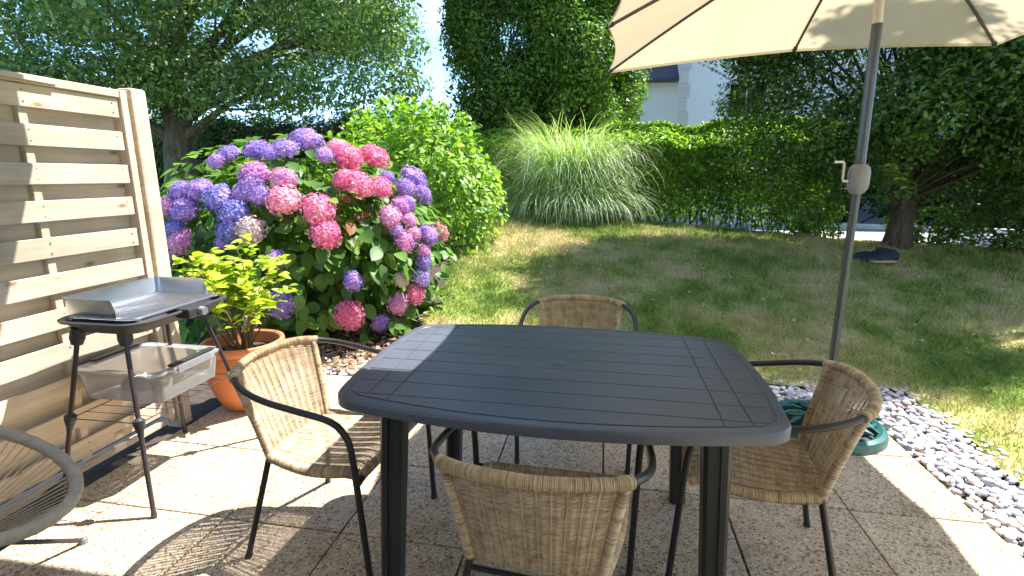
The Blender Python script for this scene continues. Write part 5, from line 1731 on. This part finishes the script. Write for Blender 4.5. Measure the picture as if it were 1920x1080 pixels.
# ---------------------------------------------------------------- navy bundle on the lawn
def bundle():
    x, y = 3.42, 7.15; z = Tz(x, y)
    root = empty('cloth_bundle', (x, y, z), label='dark navy cloth bundle lying on the shaded lawn under the tree', cat='cloth bundle')
    b = MB(); V, F = [], []
    for i in range(9):
        ph = PI * i / 8
        for k in range(18):
            a = 2 * PI * k / 18
            q = 1 + .12 * math.sin(3 * a + 1) + .07 * math.sin(5 * a + ph * 3)
            V.append((.27 * math.sin(ph) * math.cos(a) * q, .16 * math.sin(ph) * math.sin(a) * q, max(0, .10 * math.cos(ph) * q + .05 + .03 * math.cos(a))))
    for i in range(8):
        for k in range(18):
            l = (k + 1) % 18
            F.append((i * 18 + k, (i + 1) * 18 + k, (i + 1) * 18 + l, i * 18 + l))
    b.add(V, F).build('cloth', M['navy'], root, angle=80)
    MB().box((0.02, -0.17, 0.035), (.30, .09, .03), Matrix.Rotation(.15, 3, 'Z')).build('tan_flap', M['tan'], root, bevel=.01)
bundle()

# ---------------------------------------------------------------- house across the road
def house():
    Y0 = 16.0
    root = empty('white_house', (5, Y0, 0.1), label='white rendered house with cream corner stones across the road behind the hedge', cat='house')
    def L(x, y, z): return (x - 5, y - Y0, z - .1)
    w = MB()
    # main block with a window opening at x 3.30..4.35, z 2.92..3.95
    def wb(x0, x1, z0, z1, y=0, t=.3): w.box(L((x0 + x1) / 2, Y0 + t / 2 + y, (z0 + z1) / 2), (x1 - x0, t, z1 - z0))
    wb(2.0, 3.32, 0, 7.0); wb(4.40, 13.0, 0, 7.0); wb(3.32, 4.40, 0, 2.92); wb(3.32, 4.40, 3.95, 7.0)
    w.box(L(2.15, Y0 + 4.15, 3.5), (.3, 7.7, 7.0)); w.box(L(12.85, Y0 + 4.15, 3.5), (.3, 7.7, 7.0))
    w.build('wall', M['white_wall'], root, smooth=False)
    ww = MB(); ww.box(L(0.30, Y0 + .55, 2.05), (3.4, .3, 4.1))
    ww.build('wing_wall', M['white_wall'], root, smooth=False)
    for k in range(16):
        wd = .30 if k % 2 else .24
        MB().box(L(1.99 + wd / 2, Y0 - 0.012, .3 + .38 * k), (wd, .03, .372)).build('quoin', M['cream_stone'], root, smooth=False, bevel=.004)
    rf = MB()
    rf.add([L(-1.6, Y0 + .25, 4.06), L(2.0, Y0 + .25, 4.06), L(2.0, Y0 + 3.4, 6.6), L(-1.6, Y0 + 3.4, 6.6), L(-1.6, Y0 + .25, 4.14), L(2.0, Y0 + .25, 4.14), L(2.0, Y0 + 3.4, 6.7), L(-1.6, Y0 + 3.4, 6.7)],
           [(0, 1, 5, 4), (4, 5, 6, 7), (1, 2, 6, 5), (3, 0, 4, 7), (0, 3, 2, 1)])
    rf.build('wing_roof', M['slate'], root, smooth=False)
    MB().tube([L(-1.6, Y0 + .2, 4.06), L(1.97, Y0 + .2, 4.06)], .07, 10).build('gutter', M['zinc'], root)
    r2 = MB()
    r2.add([L(1.7, Y0 - .4, 6.9), L(13.3, Y0 - .4, 6.9), L(13.3, Y0 + 4.2, 10.5), L(1.7, Y0 + 4.2, 10.5), L(13.3, Y0 + 8.6, 6.9), L(1.7, Y0 + 8.6, 6.9)], [(0, 1, 2, 3), (3, 2, 4, 5), (0, 3, 5), (1, 4, 2)])
    r2.build('roof', M['slate'], root, smooth=False)
    for (x0, x1, z0, z1) in ((3.32, 4.40, 2.92, 3.95),):
        wn = MB()
        for (a, b_, c, d) in ((x0, x0 + .07, z0, z1), (x1 - .07, x1, z0, z1), (x0 + .07, x1 - .07, z0, z0 + .07), (x0 + .07, x1 - .07, z1 - .07, z1), ((x0 + x1) / 2 - .03, (x0 + x1) / 2 + .03, z0 + .07, z1 - .07)):
            wn.box(L((a + b_) / 2, Y0 + .12, (c + d) / 2), (b_ - a, .07, d - c))
        wo = wn.build('window', M['white_frame'], root, smooth=False)
        MB().box(L((x0 + x1) / 2, Y0 + .14, (z0 + z1) / 2), (x1 - x0 - .1, .015, z1 - z0 - .1)).build('pane', M['pane'], wo, smooth=False)
        MB().box(L((x0 + x1) / 2, Y0 + .55, (z0 + z1) / 2), (x1 - x0 + .3, .02, z1 - z0 + .3)).build('dark_interior', M['zinc'], wo, smooth=False)
        MB().box(L((x0 + x1) / 2, Y0 - .03, z0 - .04), (x1 - x0 + .16, .12, .06)).build('sill', M['cream_stone'], wo, smooth=False)
    # beige neighbour glimpsed between the hornbeams and the grass
    r3 = empty('beige_house', (-4, 19, 0.1), label='beige rendered house glimpsed between the twin hornbeams and grass clump', cat='house')
    MB().box((2.2, 0, 1.4), (3.0, 5, 2.8)).build('wall', M['beige_wall'], r3, smooth=False)
    MB().add([(0.5, -2.8, 2.8), (3.9, -2.8, 2.8), (3.9, 0, 4.3), (0.5, 0, 4.3), (3.9, 2.8, 2.8), (0.5, 2.8, 2.8)], [(0, 1, 2, 3), (3, 2, 4, 5), (0, 3, 5), (1, 4, 2)]).build('roof', M['slate'], r3, smooth=False)
    r4 = empty('distant_house', (-19.2, 27, -0.1), label='low distant house roof seen under the oak crown', cat='house')
    MB().box((0, 0, 1.5), (1.6, 4, 3.0)).build('wall', M['white_wall'], r4, smooth=False)
    MB().add([(-1.0, -2.3, 3.0), (1.0, -2.3, 3.0), (1.0, 0, 3.95), (-1.0, 0, 3.95), (1.0, 2.3, 3.0), (-1.0, 2.3, 3.0)], [(0, 1, 2, 3), (3, 2, 4, 5), (0, 3, 5), (1, 4, 2)]).build('roof', M['slate'], r4, smooth=False)
house()

# ---------------------------------------------------------------- background hedges and shrubs
def shrub(name, c, r, n, size, lm, label, cat='shrub', group=None):
    root = empty(name, (c[0], c[1], Tz(c[0], c[1])), label=label, cat=cat, group=group)
    o = np.array(root.location)
    rr = random.Random(int(abs(c[0] * 100) + c[1] * 10))
    cl, R = [], []
    for k in range(34):
        d = Vector((rr.uniform(-1, 1), rr.uniform(-1, 1), rr.uniform(-.9, 1)))
        if d.length > 1: d.normalize()
        cl.append((c[0] + d.x * r[0] * .8 - o[0], c[1] + d.y * r[1] * .8 - o[1], c[2] + d.z * r[2] * .8 - o[2])); R.append(rr.uniform(.25, .42) * min(r[0], r[2]))
    P, Nn = clump_points(cl, R, n, 1.0)
    kp = P[:, 2] > 0.02
    V, F = leaf_cloud(P[kp], Nn[kp], size)
    tag(link_mesh('foliage', np_mesh('foliage', V, F), M[lm], root), kind='stuff')
    b = MB()
    for k in range(10):
        q = cl[k]; branch(b, (q[0] * .1, q[1] * .1, -.05), q, .02, .006, .06, 5, 4)
    b.build('stems', M['bark_dark'], root)
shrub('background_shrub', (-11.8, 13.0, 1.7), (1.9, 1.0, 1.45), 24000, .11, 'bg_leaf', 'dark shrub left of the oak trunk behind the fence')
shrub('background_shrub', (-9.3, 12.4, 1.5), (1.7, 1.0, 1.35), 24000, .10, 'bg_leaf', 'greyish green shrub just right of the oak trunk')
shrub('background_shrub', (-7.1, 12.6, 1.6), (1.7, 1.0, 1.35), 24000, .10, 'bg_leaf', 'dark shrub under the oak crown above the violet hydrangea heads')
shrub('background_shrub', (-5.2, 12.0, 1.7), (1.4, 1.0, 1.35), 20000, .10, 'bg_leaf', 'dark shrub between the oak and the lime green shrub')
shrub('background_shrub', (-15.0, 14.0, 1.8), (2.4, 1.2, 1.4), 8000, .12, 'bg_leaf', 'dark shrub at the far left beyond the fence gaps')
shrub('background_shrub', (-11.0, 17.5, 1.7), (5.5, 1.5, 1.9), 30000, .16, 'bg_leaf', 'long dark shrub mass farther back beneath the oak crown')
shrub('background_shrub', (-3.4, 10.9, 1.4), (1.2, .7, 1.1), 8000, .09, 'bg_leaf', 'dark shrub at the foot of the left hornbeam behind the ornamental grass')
shrub('roadside_shrub', (6.3, 7.6, .75), (.8, .5, .45), 2600, .075, 'hedge_leaf', 'low bright green shrub at the right edge of the lawn by the road')
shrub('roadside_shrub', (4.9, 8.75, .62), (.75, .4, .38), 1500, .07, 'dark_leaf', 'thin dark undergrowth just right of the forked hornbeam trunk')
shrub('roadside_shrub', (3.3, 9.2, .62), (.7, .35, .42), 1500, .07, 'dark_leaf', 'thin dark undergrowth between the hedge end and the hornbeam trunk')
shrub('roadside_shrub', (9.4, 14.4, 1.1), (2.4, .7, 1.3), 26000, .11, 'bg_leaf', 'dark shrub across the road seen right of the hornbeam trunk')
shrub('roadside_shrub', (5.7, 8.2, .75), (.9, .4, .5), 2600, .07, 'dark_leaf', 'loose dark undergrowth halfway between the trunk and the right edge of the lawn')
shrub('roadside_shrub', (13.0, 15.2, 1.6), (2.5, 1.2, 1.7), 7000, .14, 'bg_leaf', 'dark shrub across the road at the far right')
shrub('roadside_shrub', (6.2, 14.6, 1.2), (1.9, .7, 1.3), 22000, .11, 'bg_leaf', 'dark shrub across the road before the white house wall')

# ---------------------------------------------------------------- fallen leaves, daisies
def litter():
    n = 900
    X = RNG.uniform(-2.2, -1.35, n); Y = RNG.uniform(3.15, 3.95, n)
    X2 = RNG.uniform(2.6, 7, 700); Y2 = np.clip(hedge_y(X2) - np.abs(RNG.normal(0, .7, 700)), 3, 12)
    X = np.concatenate([X, X2]); Y = np.concatenate([Y, Y2])
    Z = np.maximum(T(X, Y), 0) + .014
    P = np.stack([X, Y, Z], -1)
    Nr = np.array([0, 0, 1.0]) + RNG.normal(0, .35, P.shape); Nr /= np.linalg.norm(Nr, axis=1, keepdims=True)
    V, F = leaf_cloud(P, Nr, .045, .5)
    tag(link_mesh('leaf_litter', np_mesh('leaf_litter', V, F), M['litter']), 'brown fallen leaves under the hydrangea and along the shaded lawn edge', 'fallen leaves', kind='stuff')
    n = 110
    X = RNG.uniform(-.5, 5, n); Y = RNG.uniform(3.6, 8, n)
    P = np.stack([X, Y, T(X, Y) + .035], -1)
    Nr = np.tile(np.array([0, 0, 1.0]), (n, 1)) + RNG.normal(0, .2, (n, 3))
    V, F = leaf_cloud(P, Nr, .02, .3, 0, 1.0)
    tag(link_mesh('daisies', np_mesh('daisies', V, F), M['white_daisy']), 'tiny white flowers scattered in the lawn', 'flowers', kind='stuff')
litter()
